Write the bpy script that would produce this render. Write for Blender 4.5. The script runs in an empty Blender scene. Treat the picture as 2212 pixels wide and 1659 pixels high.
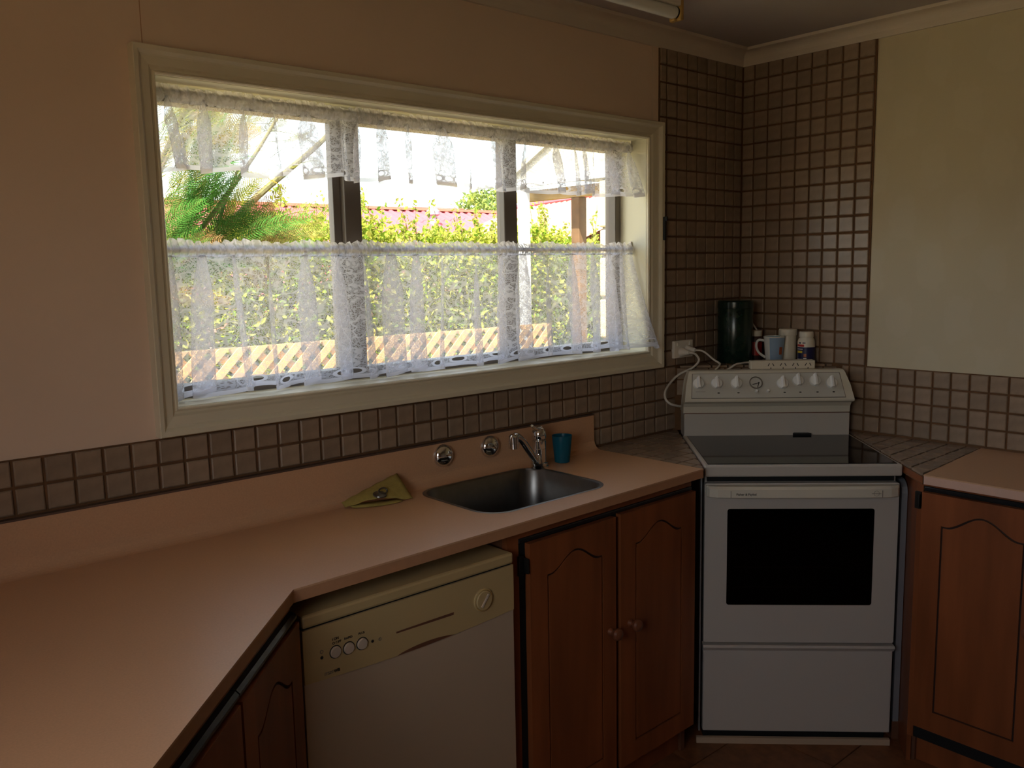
import bpy, bmesh, math, random
from mathutils import Vector, Matrix
random.seed(7)
S = bpy.context.scene
COL = S.collection
PI = math.pi
R2 = math.sqrt(2)

# ------------------------------------------------------------------ camera
cd = bpy.data.cameras.new('camera'); cam = bpy.data.objects.new('camera', cd); COL.objects.link(cam)
cd.sensor_width = 36.0; cd.lens = 1873.63 / 2212 * 36.0; cd.clip_start = 0.02; cd.clip_end = 300
fw = Vector((0.65767263, 0.74163275, -0.13208929)); rt = Vector((0.74635158, -0.66527517, -0.01919044)); up = Vector((0.10210798, 0.08596403, 0.99105204))
mw = Matrix((( rt.x, up.x, -fw.x, -3.03173), (rt.y, up.y, -fw.y, -2.02289), (rt.z, up.z, -fw.z, 1.54239), (0, 0, 0, 1)))
cam.matrix_world = mw
S.camera = cam

# ------------------------------------------------------------------ sky, sun, exposure
S.view_settings.view_transform = 'Standard'; S.view_settings.look = 'None'
S.view_settings.exposure = 0.25; S.view_settings.gamma = 1.0; S.view_settings.use_curve_mapping = False
S.cycles.transparent_max_bounces = 20; S.cycles.adaptive_threshold = 0.03
S.cycles.max_bounces = 6; S.cycles.diffuse_bounces = 4; S.cycles.glossy_bounces = 3
w = bpy.data.worlds.new('sky'); S.world = w; w.use_nodes = True
nt = w.node_tree; nt.nodes.clear()
sky = nt.nodes.new('ShaderNodeTexSky'); sky.sky_type = 'NISHITA'; sky.sun_disc = False
sky.sun_elevation = math.radians(58); sky.sun_rotation = math.radians(240); sky.dust_density = 2.2; sky.air_density = 1.0
bg = nt.nodes.new('ShaderNodeBackground'); bg.inputs['Strength'].default_value = 0.86
wo = nt.nodes.new('ShaderNodeOutputWorld')
hsv = nt.nodes.new('ShaderNodeHueSaturation'); hsv.inputs['Saturation'].default_value = 0.62
nt.links.new(sky.outputs[0], hsv.inputs['Color'])
wb = nt.nodes.new('ShaderNodeMix'); wb.data_type = 'RGBA'; wb.blend_type = 'MULTIPLY'; wb.inputs[0].default_value = 1.0; wb.inputs[7].default_value = (1.06, 1.0, 0.95, 1)
nt.links.new(hsv.outputs[0], wb.inputs[6]); nt.links.new(wb.outputs[2], bg.inputs[0]); nt.links.new(bg.outputs[0], wo.inputs[0])
sl = bpy.data.lights.new('sun', 'SUN'); sl.energy = 27.0; sl.angle = math.radians(0.55); sl.color = (1.0, 0.93, 0.80)
so = bpy.data.objects.new('sun', sl); COL.objects.link(so)
so.rotation_euler = Vector((0.42, 0.27, -0.86)).to_track_quat('-Z', 'Y').to_euler(); so.location = (-4, -3, 8)

def portal(loc, rot, sx, sy):
    l = bpy.data.lights.new('sky_portal', 'AREA'); l.shape = 'RECTANGLE'; l.size = sx; l.size_y = sy
    l.cycles.is_portal = True
    o = bpy.data.objects.new('sky_portal', l); COL.objects.link(o); o.location = loc; o.rotation_euler = rot
portal((-1.44, 0.20, 1.61), (math.radians(-90), 0, 0), 1.7, 0.76)
portal((-3.79, -1.69, 1.585), (0, math.radians(-90), 0), 0.93, 0.92)

# ------------------------------------------------------------------ materials
MATS = {}
def nodes(name):
    m = bpy.data.materials.new(name); m.use_nodes = True
    t = m.node_tree; t.nodes.clear()
    return m, t, t.nodes, t.links
def M(name, col, rough=0.5, metal=0.0, var=0.0, vs=8.0, bump=0.0, bs=150.0, rnd=0.0, spec=0.5, stretch=None, coat=0.0):
    if name in MATS: return MATS[name]
    m, t, N, L = nodes(name)
    out = N.new('ShaderNodeOutputMaterial'); b = N.new('ShaderNodeBsdfPrincipled')
    L.new(b.outputs[0], out.inputs[0])
    b.inputs['Roughness'].default_value = rough; b.inputs['Metallic'].default_value = metal
    b.inputs['Specular IOR Level'].default_value = spec; b.inputs['Coat Weight'].default_value = coat
    b.inputs['Base Color'].default_value = (*col, 1)
    tc = N.new('ShaderNodeTexCoord'); mp = N.new('ShaderNodeMapping'); L.new(tc.outputs['Object'], mp.inputs[0])
    if stretch: mp.inputs['Scale'].default_value = stretch
    src = None
    if var > 0:
        n = N.new('ShaderNodeTexNoise'); n.inputs['Scale'].default_value = vs; n.inputs['Detail'].default_value = 5
        L.new(mp.outputs[0], n.inputs['Vector'])
        r = N.new('ShaderNodeValToRGB'); L.new(n.outputs[0], r.inputs[0])
        r.color_ramp.elements[0].position = 0.3; r.color_ramp.elements[1].position = 0.7
        r.color_ramp.elements[0].color = (*[c * (1 - var) for c in col], 1); r.color_ramp.elements[1].color = (*[min(1, c * (1 + var)) for c in col], 1)
        src = r.outputs[0]
    if rnd > 0:
        oi = N.new('ShaderNodeObjectInfo'); mr = N.new('ShaderNodeMapRange'); L.new(oi.outputs['Random'], mr.inputs[0])
        mr.inputs[3].default_value = 1 - rnd; mr.inputs[4].default_value = 1 + rnd
        hs = N.new('ShaderNodeHueSaturation'); L.new(mr.outputs[0], hs.inputs['Value'])
        if src: L.new(src, hs.inputs['Color'])
        else: hs.inputs['Color'].default_value = (*col, 1)
        src = hs.outputs[0]
    if src: L.new(src, b.inputs['Base Color'])
    if bump > 0:
        n2 = N.new('ShaderNodeTexNoise'); n2.inputs['Scale'].default_value = bs; n2.inputs['Detail'].default_value = 3
        L.new(mp.outputs[0], n2.inputs['Vector'])
        bp = N.new('ShaderNodeBump'); bp.inputs['Strength'].default_value = bump; bp.inputs['Distance'].default_value = 0.002
        L.new(n2.outputs[0], bp.inputs['Height']); L.new(bp.outputs[0], b.inputs['Normal'])
    MATS[name] = m
    return m

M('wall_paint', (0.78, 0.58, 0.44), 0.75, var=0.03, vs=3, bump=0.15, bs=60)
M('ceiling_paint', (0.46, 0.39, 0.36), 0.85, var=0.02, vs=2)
M('cornice_paint', (0.66, 0.55, 0.45), 0.7, var=0.02)
M('casing_paint', (0.74, 0.66, 0.50), 0.42, var=0.03, vs=5)
M('reveal_paint', (0.80, 0.76, 0.58), 0.40, var=0.02, vs=5)
M('tile_glaze', (0.30, 0.21, 0.145), 0.30, var=0.14, vs=40, rnd=0.13, bump=0.06, bs=40)
M('grout', (0.15, 0.070, 0.028), 0.9, var=0.15, vs=60)
M('laminate', (0.63, 0.36, 0.205), 0.36, var=0.05, vs=260)
M('laminate_edge', (0.50, 0.25, 0.13), 0.40, var=0.04, vs=60)
M('laminate_edge_pale', (0.68, 0.43, 0.33), 0.40, var=0.03, vs=60)
M('bench_trim', (0.12, 0.07, 0.05), 0.5)
M('cabinet_wood', (0.26, 0.076, 0.025), 0.38, var=0.24, vs=2.2, stretch=(8, 8, 0.9))
M('knob_wood', (0.21, 0.068, 0.03), 0.35, var=0.12, vs=30)
M('groove_shade', (0.035, 0.012, 0.006), 0.7)  # shade inside the routed door grooves, put in as a dark colour
M('carcass', (0.16, 0.06, 0.03), 0.6, var=0.1)
M('black_paint', (0.014, 0.015, 0.017), 0.30)
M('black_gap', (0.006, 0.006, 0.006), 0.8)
M('hinge_metal', (0.03, 0.026, 0.022), 0.45, metal=0.6)
M('enamel', (0.56, 0.51, 0.46), 0.28, var=0.015, vs=4)
M('stove_plastic', (0.70, 0.64, 0.53), 0.42, var=0.02, vs=5)
M('control_fascia', (0.60, 0.575, 0.52), 0.40, var=0.03, vs=8)
M('knob_white', (0.86, 0.84, 0.80), 0.35)
M('black_glass', (0.010, 0.010, 0.011), 0.06)
M('oven_dark', (0.012, 0.009, 0.007), 0.5)
M('rack_wire', (0.6, 0.5, 0.45), 0.4, metal=0.3)
M('print_dark', (0.02, 0.016, 0.014), 0.7)
M('print_grey', (0.20, 0.17, 0.14), 0.7)
M('galv', (0.40, 0.42, 0.45), 0.35, metal=0.5)
M('dw_cream', (0.53, 0.38, 0.18), 0.42, var=0.02, vs=5)
M('dw_door', (0.52, 0.39, 0.275), 0.38, var=0.015, vs=4)
M('dw_button', (0.60, 0.47, 0.36), 0.4)
M('steel', (0.20, 0.19, 0.18), 0.33, metal=1.0, var=0.06, vs=40)
M('chrome', (0.75, 0.75, 0.76), 0.05, metal=1.0)
M('floor_cork', (0.20, 0.075, 0.028), 0.45, var=0.25, vs=30, rnd=0.10)
M('floor_joint', (0.05, 0.02, 0.01), 0.9)
M('bronze', (0.17, 0.145, 0.125), 0.42)
M('plastic_white', (0.80, 0.74, 0.66), 0.4)
M('cord_white', (0.72, 0.66, 0.60), 0.5)
M('board_white', (0.74, 0.66, 0.53), 0.42)
M('yellowed', (0.55, 0.34, 0.10), 0.5)
M('tube_glass', (0.80, 0.78, 0.74), 0.25)
M('canister_green', (0.006, 0.022, 0.013), 0.22, var=0.2, vs=20)
M('mug_white', (0.74, 0.72, 0.68), 0.22)
M('mug_blue', (0.30, 0.42, 0.58), 0.25, var=0.05)
M('mug_inside', (0.03, 0.20, 0.30), 0.25)
M('print_orange', (0.42, 0.10, 0.03), 0.4)
M('jar_white', (0.80, 0.73, 0.60), 0.38)
M('label_navy', (0.012, 0.014, 0.075), 0.4)
M('label_red', (0.55, 0.03, 0.02), 0.4)
M('label_yellow', (0.70, 0.52, 0.03), 0.4)
M('label_dark', (0.05, 0.02, 0.015), 0.5)
M('spoon_plastic', (0.80, 0.78, 0.75), 0.3)
M('cloth_yellow', (0.40, 0.30, 0.075), 0.9, var=0.08, vs=120, bump=0.4, bs=500)
M('grass', (0.24, 0.20, 0.10), 0.95, var=0.3, vs=3)
M('paving', (0.55, 0.40, 0.26), 0.9, var=0.2, vs=6)
M('lattice_wood', (0.42, 0.25, 0.11), 0.7, var=0.2, vs=9)
M('roof_metal', (0.31, 0.05, 0.06), 0.5, var=0.06, vs=1)
M('roof_cap', (0.33, 0.12, 0.075), 0.5)
M('brick_far', (0.62, 0.32, 0.22), 0.9, var=0.1, vs=6)
M('vent_lilac', (0.26, 0.20, 0.26), 0.5)
M('fascia_white', (0.48, 0.49, 0.51), 0.45)
M('gable_cream', (0.36, 0.345, 0.29), 0.6, var=0.05)
M('beam_wood', (0.30, 0.19, 0.07), 0.7, var=0.2, vs=8)
M('post_wood', (0.10, 0.050, 0.018), 0.7, var=0.35, vs=9)
M('limestone', (0.36, 0.31, 0.20), 0.9, var=0.12, vs=14, bump=0.5, bs=30)
M('mortar', (0.22, 0.20, 0.17), 0.95)
M('bark', (0.075, 0.05, 0.028), 0.9, var=0.3, vs=30)
M('bark_moss', (0.10, 0.09, 0.035), 0.9, var=0.35, vs=25)
M('house_brick', (0.5, 0.42, 0.32), 0.9)

def glass_mat(name, tint=(1, 1, 1), refl=0.06, rough=0.0):
    m, t, N, L = nodes(name)
    out = N.new('ShaderNodeOutputMaterial'); mx = N.new('ShaderNodeMixShader'); tr = N.new('ShaderNodeBsdfTransparent'); gl = N.new('ShaderNodeBsdfGlossy')
    tr.inputs[0].default_value = (*tint, 1); gl.inputs['Roughness'].default_value = rough
    fr = N.new('ShaderNodeLayerWeight'); fr.inputs[0].default_value = 0.5       # facing = 1 - |cos|
    pw = N.new('ShaderNodeMath'); pw.operation = 'POWER'; pw.inputs[1].default_value = 5.0; L.new(fr.outputs['Facing'], pw.inputs[0])
    ml = N.new('ShaderNodeMath'); ml.operation = 'MULTIPLY_ADD'; ml.inputs[1].default_value = 0.9; ml.inputs[2].default_value = refl * 0.7; L.new(pw.outputs[0], ml.inputs[0])
    L.new(ml.outputs[0], mx.inputs[0]); L.new(tr.outputs[0], mx.inputs[1]); L.new(gl.outputs[0], mx.inputs[2]); L.new(mx.outputs[0], out.inputs[0])
    MATS[name] = m
glass_mat('pane_glass', (0.95, 0.97, 0.96))
glass_mat('oven_glass', (0.22, 0.19, 0.17), 0.03, 0.05)

def leaf_mat(name, cols, trans=0.45):
    m, t, N, L = nodes(name)
    out = N.new('ShaderNodeOutputMaterial'); mx = N.new('ShaderNodeMixShader'); d = N.new('ShaderNodeBsdfDiffuse'); tl = N.new('ShaderNodeBsdfTranslucent')
    g = N.new('ShaderNodeNewGeometry'); r = N.new('ShaderNodeValToRGB'); L.new(g.outputs['Random Per Island'], r.inputs[0])
    e = r.color_ramp.elements
    for i, c in enumerate(cols):
        p = i / max(1, len(cols) - 1)
        if i == 0: e[0].position = 0; e[0].color = (*c, 1)
        elif i == len(cols) - 1: e[-1].position = 1; e[-1].color = (*c, 1)
        else:
            q = r.color_ramp.elements.new(p); q.color = (*c, 1)
    L.new(r.outputs[0], d.inputs[0]); L.new(r.outputs[0], tl.inputs[0])
    mx.inputs[0].default_value = trans
    L.new(d.outputs[0], mx.inputs[1]); L.new(tl.outputs[0], mx.inputs[2]); L.new(mx.outputs[0], out.inputs[0])
    MATS[name] = m
leaf_mat('hedge_leaf', [(0.08, 0.17, 0.015), (0.26, 0.29, 0.03), (0.38, 0.36, 0.07), (0.15, 0.25, 0.025), (0.36, 0.30, 0.085)])
leaf_mat('far_leaf', [(0.09, 0.15, 0.05), (0.22, 0.26, 0.06), (0.15, 0.21, 0.06)])
leaf_mat('frond_green', [(0.025, 0.085, 0.015), (0.06, 0.16, 0.03)], 0.3)
leaf_mat('frond_olive', [(0.09, 0.10, 0.03), (0.17, 0.17, 0.05)], 0.35)
leaf_mat('frond_lime', [(0.17, 0.20, 0.03), (0.27, 0.26, 0.045)], 0.5)
leaf_mat('frond_gold', [(0.34, 0.20, 0.02), (0.40, 0.28, 0.045)], 0.5)
leaf_mat('frond_brown', [(0.13, 0.07, 0.03), (0.24, 0.14, 0.06)], 0.3)

def lace_mat():
    # uv = cloth coordinates in metres: u along the hem, v up from the hem
    m, t, N, L = nodes('lace')
    out = N.new('ShaderNodeOutputMaterial')
    uv = N.new('ShaderNodeUVMap'); uv.uv_map = 'UVMap'
    sep = N.new('ShaderNodeSeparateXYZ'); L.new(uv.outputs[0], sep.inputs[0])
    def math_(op, a, b=None, c=None, clamp=False):
        n = N.new('ShaderNodeMath'); n.operation = op; n.use_clamp = clamp
        for i, x in enumerate((a, b, c)):
            if x is None: continue
            if isinstance(x, (int, float)): n.inputs[i].default_value = x
            else: L.new(x, n.inputs[i])
        return n.outputs[0]
    def tex(kind, scale, vec=None, **k):
        n = N.new(kind); n.inputs['Scale'].default_value = scale
        L.new(vec if vec is not None else uv.outputs[0], n.inputs['Vector'])
        for a, b in k.items(): setattr(n, a, b)
        return n
    def step(x, lo, hi):
        n = N.new('ShaderNodeMapRange'); n.interpolation_type = 'SMOOTHSTEP'; L.new(x, n.inputs[0]); n.inputs[1].default_value = lo; n.inputs[2].default_value = hi
        return n.outputs[0]
    # fine net holes
    net = tex('ShaderNodeTexVoronoi', 330)
    hole = step(net.outputs['Distance'], 0.55, 0.25)          # 1 inside a hole
    # floral motifs: scattered flowers and curling stems
    wob = tex('ShaderNodeTexNoise', 16); wob.inputs['Detail'].default_value = 1
    mixv = N.new('ShaderNodeMix'); mixv.data_type = 'VECTOR'; mixv.inputs[0].default_value = 0.035
    L.new(uv.outputs[0], mixv.inputs[4]); L.new(wob.outputs['Color'], mixv.inputs[5])
    fl = tex('ShaderNodeTexVoronoi', 19, mixv.outputs[1])
    flower = step(fl.outputs['Distance'], 0.36, 0.24)
    petal = tex('ShaderNodeTexVoronoi', 95)
    pe = step(petal.outputs['Distance'], 0.62, 0.40)
    flower = math_('MULTIPLY', flower, math_('ADD', math_('MULTIPLY', pe, 0.5), 0.5))
    n2 = tex('ShaderNodeTexNoise', 24); n2.inputs['Detail'].default_value = 2
    stem = step(math_('ABSOLUTE', math_('SUBTRACT', n2.outputs[0], 0.5)), 0.040, 0.015)
    motif = math_('MAXIMUM', flower, stem)
    netalpha = math_('SUBTRACT', 0.48, math_('MULTIPLY', hole, 0.38))
    alpha = math_('MAXIMUM', netalpha, math_('MULTIPLY', motif, 0.62))
    # hem band, header band
    v = sep.outputs[1]; u = sep.outputs[0]
    hem = step(v, 0.013, 0.010)
    alpha = math_('MAXIMUM', alpha, math_('MULTIPLY', hem, 0.86))
    # eyelets
    fu = math_('SUBTRACT', math_('FRACT', math_('DIVIDE', u, 0.088)), 0.5)
    ex = math_('DIVIDE', math_('MULTIPLY', fu, 0.088), 0.0125); ey = math_('DIVIDE', math_('SUBTRACT', v, 0.021), 0.0062)
    rr = math_('ADD', math_('MULTIPLY', ex, ex), math_('MULTIPLY', ey, ey))
    keep = step(rr, 0.85, 1.05)
    ring = math_('MULTIPLY', step(rr, 3.2, 2.4), 0.85)
    alpha = math_('MULTIPLY', math_('MAXIMUM', alpha, ring), keep)
    # header ruffle (top of the cloth, u coordinate past 10 marks it)
    hd = N.new('ShaderNodeAttribute'); hd.attribute_name = 'header'
    nh_ = tex('ShaderNodeTexNoise', 70); nh_.inputs['Detail'].default_value = 2
    hda = math_('ADD', 0.62, math_('MULTIPLY', step(nh_.outputs[0], 0.42, 0.58), 0.36))
    alpha = math_('MAXIMUM', alpha, math_('MULTIPLY', hd.outputs['Fac'], hda))
    d = N.new('ShaderNodeBsdfDiffuse'); tl = N.new('ShaderNodeBsdfTranslucent'); d.inputs[0].default_value = (0.86, 0.86, 0.92, 1); tl.inputs[0].default_value = (0.78, 0.78, 0.86, 1)
    mx = N.new('ShaderNodeMixShader'); mx.inputs[0].default_value = 0.58; L.new(d.outputs[0], mx.inputs[1]); L.new(tl.outputs[0], mx.inputs[2])
    tr = N.new('ShaderNodeBsdfTransparent'); m2 = N.new('ShaderNodeMixShader'); L.new(alpha, m2.inputs[0]); L.new(tr.outputs[0], m2.inputs[1]); L.new(mx.outputs[0], m2.inputs[2])
    L.new(m2.outputs[0], out.inputs[0])
    MATS['lace'] = m
lace_mat()

def wallpaper_mat():
    m, t, N, L = nodes('wallpaper')
    out = N.new('ShaderNodeOutputMaterial'); b = N.new('ShaderNodeBsdfPrincipled'); L.new(b.outputs[0], out.inputs[0])
    tc = N.new('ShaderNodeTexCoord'); sep = N.new('ShaderNodeSeparateXYZ'); L.new(tc.outputs['Object'], sep.inputs[0])
    def mt(op, a, bb=None):
        n = N.new('ShaderNodeMath'); n.operation = op
        for i, x in enumerate((a, bb)):
            if x is None: continue
            if isinstance(x, (int, float)): n.inputs[i].default_value = x
            else: L.new(x, n.inputs[i])
        return n.outputs[0]
    a = mt('SINE', mt('MULTIPLY', sep.outputs[1], 2 * PI / 0.20)); c = mt('SINE', mt('MULTIPLY', sep.outputs[2], 2 * PI / 0.34))
    dm = mt('ADD', mt('MULTIPLY', a, c), 0.0)
    n = N.new('ShaderNodeTexNoise'); n.inputs['Scale'].default_value = 26; n.inputs['Detail'].default_value = 3; L.new(tc.outputs['Object'], n.inputs['Vector'])
    dm = mt('ADD', dm, mt('MULTIPLY', n.outputs[0], 1.4))
    mr = N.new('ShaderNodeMapRange'); mr.interpolation_type = 'SMOOTHSTEP'; L.new(dm, mr.inputs[0]); mr.inputs[1].default_value = 0.75; mr.inputs[2].default_value = 1.05
    mx = N.new('ShaderNodeMix'); mx.data_type = 'RGBA'; mx.inputs[6].default_value = (0.61, 0.51, 0.34, 1); mx.inputs[7].default_value = (0.625, 0.525, 0.355, 1); L.new(mr.outputs[0], mx.inputs[0])
    L.new(mx.outputs[2], b.inputs['Base Color'])
    mr2 = N.new('ShaderNodeMapRange'); L.new(mr.outputs[0], mr2.inputs[0]); mr2.inputs[3].default_value = 0.60; mr2.inputs[4].default_value = 0.50
    L.new(mr2.outputs[0], b.inputs['Roughness'])
    MATS['wallpaper'] = m
wallpaper_mat()

# ------------------------------------------------------------------ mesh helpers
WL = {}     # world location of every object that parents others
class MB:
    def __init__(s, xf=None): s.v = []; s.f = []; s.xf = xf; s.sm = []
    def add(s, vs, fs, smooth=False):
        o = len(s.v)
        for p in vs:
            p = Vector(p); s.v.append(s.xf @ p if s.xf else p)
        for f in fs: s.f.append([i + o for i in f]); s.sm.append(smooth)
        return s
    def box(s, x0, x1, y0, y1, z0, z1, bev=0.0):
        if bev <= 0:
            return s.add([(x0, y0, z0), (x1, y0, z0), (x1, y1, z0), (x0, y1, z0), (x0, y0, z1), (x1, y0, z1), (x1, y1, z1), (x0, y1, z1)],
                         [(0, 3, 2, 1), (4, 5, 6, 7), (0, 1, 5, 4), (1, 2, 6, 5), (2, 3, 7, 6), (3, 0, 4, 7)])
        bm = bmesh.new(); bmesh.ops.create_cube(bm, size=1)
        for v in bm.verts: v.co = Vector(((x0 + x1) / 2 + v.co.x * (x1 - x0), (y0 + y1) / 2 + v.co.y * (y1 - y0), (z0 + z1) / 2 + v.co.z * (z1 - z0)))
        bmesh.ops.bevel(bm, geom=bm.edges[:], offset=bev, segments=2, profile=0.5, affect='EDGES')
        bm.verts.index_update()
        s.add([v.co.copy() for v in bm.verts], [[v.index for v in f.verts] for f in bm.faces], False); bm.free(); return s
    def prism(s, poly, z0, z1):
        n = len(poly)
        a = sum(poly[i][0] * poly[(i + 1) % n][1] - poly[(i + 1) % n][0] * poly[i][1] for i in range(n))
        if a < 0: poly = poly[::-1]
        vs = [(x, y, z0) for x, y in poly] + [(x, y, z1) for x, y in poly]
        fs = [list(range(n))[::-1], list(range(n, 2 * n))] + [(i, (i + 1) % n, n + (i + 1) % n, n + i) for i in range(n)]
        return s.add(vs, fs)
    def extrude_x(s, prof, x0, x1, k=1.0):      # prof: (y,z) loop
        n = len(prof)
        vs = [(x0, y, z) for y, z in prof] + [(x1, y, z) for y, z in prof]
        a = sum(prof[i][0] * prof[(i + 1) % n][1] - prof[(i + 1) % n][0] * prof[i][1] for i in range(n))
        fs = [list(range(n)), list(range(n, 2 * n))[::-1]] + [(i, n + i, n + (i + 1) % n, (i + 1) % n) for i in range(n)]
        if a > 0: fs = [f[::-1] for f in fs]
        return s.add(vs, fs)
    def lathe(s, prof, c=(0, 0, 0), seg=24, axis='Z', rot=None, cap=True):
        vs = []; fs = []
        n = len(prof)
        for i in range(seg):
            a = 2 * PI * i / seg
            for r, h in prof:
                p = Vector((r * math.cos(a), r * math.sin(a), h))
                if rot is not None: p = rot @ p
                vs.append(p + Vector(c))
        for i in range(seg):
            j = (i + 1) % seg
            for k in range(n - 1): fs.append((i * n + k, j * n + k, j * n + k + 1, i * n + k + 1))
        if cap:
            if prof[0][0] > 1e-6: fs.append([i * n for i in range(seg)][::-1])
            if prof[-1][0] > 1e-6: fs.append([i * n + n - 1 for i in range(seg)])
        return s.add(vs, fs, True)
    def tube(s, pts, r, seg=10, cap=True):
        pts = [Vector(p) for p in pts]; n = len(pts)
        rs = r if isinstance(r, (list, tuple)) else [r] * n
        vs = []; fs = []; prev = None
        for i, p in enumerate(pts):
            t = (pts[min(i + 1, n - 1)] - pts[max(i - 1, 0)]).normalized()
            if prev is None:
                a = Vector((0, 0, 1)) if abs(t.z) < 0.9 else Vector((1, 0, 0)); nn = t.cross(a).normalized()
            else: nn = (prev - t * prev.dot(t)).normalized()
            prev = nn; bb = t.cross(nn)
            for k in range(seg):
                a = 2 * PI * k / seg; vs.append(p + (nn * math.cos(a) + bb * math.sin(a)) * rs[i])
        for i in range(n - 1):
            for k in range(seg):
                k2 = (k + 1) % seg; fs.append((i * seg + k, i * seg + k2, (i + 1) * seg + k2, (i + 1) * seg + k))
        if cap: fs.append(list(range(seg))[::-1]); fs.append(list(range((n - 1) * seg, n * seg)))
        return s.add(vs, fs, True)
def spline(pts, n=6):
    P = [Vector(p) for p in pts]; out = []
    for i in range(len(P) - 1):
        p0 = P[max(i - 1, 0)]; p1 = P[i]; p2 = P[i + 1]; p3 = P[min(i + 2, len(P) - 1)]
        for k in range(n):
            t = k / n
            out.append(0.5 * ((2 * p1) + (p2 - p0) * t + (2 * p0 - 5 * p1 + 4 * p2 - p3) * t * t + (3 * p1 - p0 - 3 * p2 + p3) * t ** 3))
    out.append(P[-1]); return out
def mesh_of(name, mb, mat, org=Vector((0, 0, 0)), fix=False):
    me = bpy.data.meshes.new(name)
    me.from_pydata([tuple(v - org) for v in mb.v], [], mb.f)
    me.polygons.foreach_set('use_smooth', mb.sm)
    if fix:
        bm = bmesh.new(); bm.from_mesh(me); bmesh.ops.recalc_face_normals(bm, faces=bm.faces[:]); bm.to_mesh(me); bm.free()
    if any(mb.sm) and len(mb.f) < 6000: me.set_sharp_from_angle(angle=math.radians(32))
    me.materials.append(MATS[mat] if isinstance(mat, str) else mat)
    me.update(); return me
def tag(o, label=None, cat=None, group=None, kind=None):
    if label: o['label'] = label
    if cat: o['category'] = cat
    if group: o['group'] = group
    if kind: o['kind'] = kind
    return o
def centre(mb):
    xs = [v.x for v in mb.v]; ys = [v.y for v in mb.v]; zs = [v.z for v in mb.v]
    return Vector(((min(xs) + max(xs)) / 2, (min(ys) + max(ys)) / 2, min(zs)))
def obj(name, mb, mat, parent=None, label=None, cat=None, group=None, kind=None, fix=True):
    """geometry of mb is in world coordinates; the object gets its origin at its own base"""
    c = centre(mb); me = mesh_of(name, mb, mat, c, fix)
    o = bpy.data.objects.new(name, me); COL.objects.link(o)
    if parent is not None: o.parent = parent; o.location = c - WL[parent]
    else: o.location = c
    WL[o] = c
    return tag(o, label, cat, group, kind)
def thing(name, loc, label=None, cat=None, group=None, kind=None):
    o = bpy.data.objects.new(name, None); o.empty_display_size = 0.05; COL.objects.link(o); o.location = loc
    WL[o] = Vector(loc); return tag(o, label, cat, group, kind)
def text_mesh(name, body, size, mat, parent, M4, bold=0.0, align='LEFT', label=None):
    cu = bpy.data.curves.new(name, 'FONT'); cu.body = body; cu.size = size; cu.extrude = 0.0002; cu.align_x = align; cu.offset = bold; cu.resolution_u = 3
    to = bpy.data.objects.new(name, cu); COL.objects.link(to)
    me = bpy.data.meshes.new_from_object(to); bpy.data.objects.remove(to)
    mb = MB(M4); mb.add([v.co.copy() for v in me.vertices], [list(p.vertices) for p in me.polygons])
    o = obj(name, mb, mat, parent, fix=False)
    if label: o['label'] = label
    return o
def rrect(x0, x1, y0, y1, r, n=5):
    pts = []
    for cx, cy, a0 in ((x1 - r, y0 + r, -90), (x1 - r, y1 - r, 0), (x0 + r, y1 - r, 90), (x0 + r, y0 + r, 180)):
        for k in range(n + 1):
            a = math.radians(a0 + 90 * k / n); pts.append((cx + r * math.cos(a), cy + r * math.sin(a)))
    return pts
def clip(poly, edge_a, edge_b):         # keep left of a->b
    ax, ay = edge_a; bx, by = edge_b
    def sd(p): return (bx - ax) * (p[1] - ay) - (by - ay) * (p[0] - ax)
    out = []
    for i in range(len(poly)):
        p, q = poly[i], poly[(i + 1) % len(poly)]; sp, sq = sd(p), sd(q)
        if sp >= 0: out.append(p)
        if (sp > 0 > sq) or (sp < 0 < sq):
            t = sp / (sp - sq); out.append((p[0] + t * (q[0] - p[0]), p[1] + t * (q[1] - p[1])))
    return out
def clip_convex(poly, region):
    n = len(region)
    a = sum(region[i][0] * region[(i + 1) % n][1] - region[(i + 1) % n][0] * region[i][1] for i in range(n))
    if a < 0: region = region[::-1]
    for i in range(n):
        if len(poly) < 3: return []
        poly = clip(poly, region[i], region[(i + 1) % n])
    return poly
def area(p): return abs(sum(p[i][0] * p[(i + 1) % len(p)][1] - p[(i + 1) % len(p)][0] * p[i][1] for i in range(len(p)))) / 2
def inset_poly(p, d):
    c = (sum(q[0] for q in p) / len(p), sum(q[1] for q in p) / len(p)); n = len(p)
    a = sum(p[i][0] * p[(i + 1) % n][1] - p[(i + 1) % n][0] * p[i][1] for i in range(n))
    if a < 0: p = p[::-1]
    out = list(p)
    for i in range(n):
        x0, y0 = p[i]; x1, y1 = p[(i + 1) % n]; l = math.hypot(x1 - x0, y1 - y0)
        if l < 1e-6: continue
        nx, ny = -(y1 - y0) / l, (x1 - x0) / l
        out = clip(out, (x0 + nx * d, y0 + ny * d), (x1 + nx * d, y1 + ny * d))
        if len(out) < 3: return []
    return out

P = 0.06                       # tile pitch
TOPB = 1.167                   # top of the low tile band
ZC = 2.302                     # underside of the cornice
ZB = 0.923                     # worktop height
WX0, WX1, WZ0, WZ1 = -2.288, -0.589, 1.236, 1.985     # window opening
CEIL = 2.36
XL, YR = -3.62, -4.40

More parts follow.
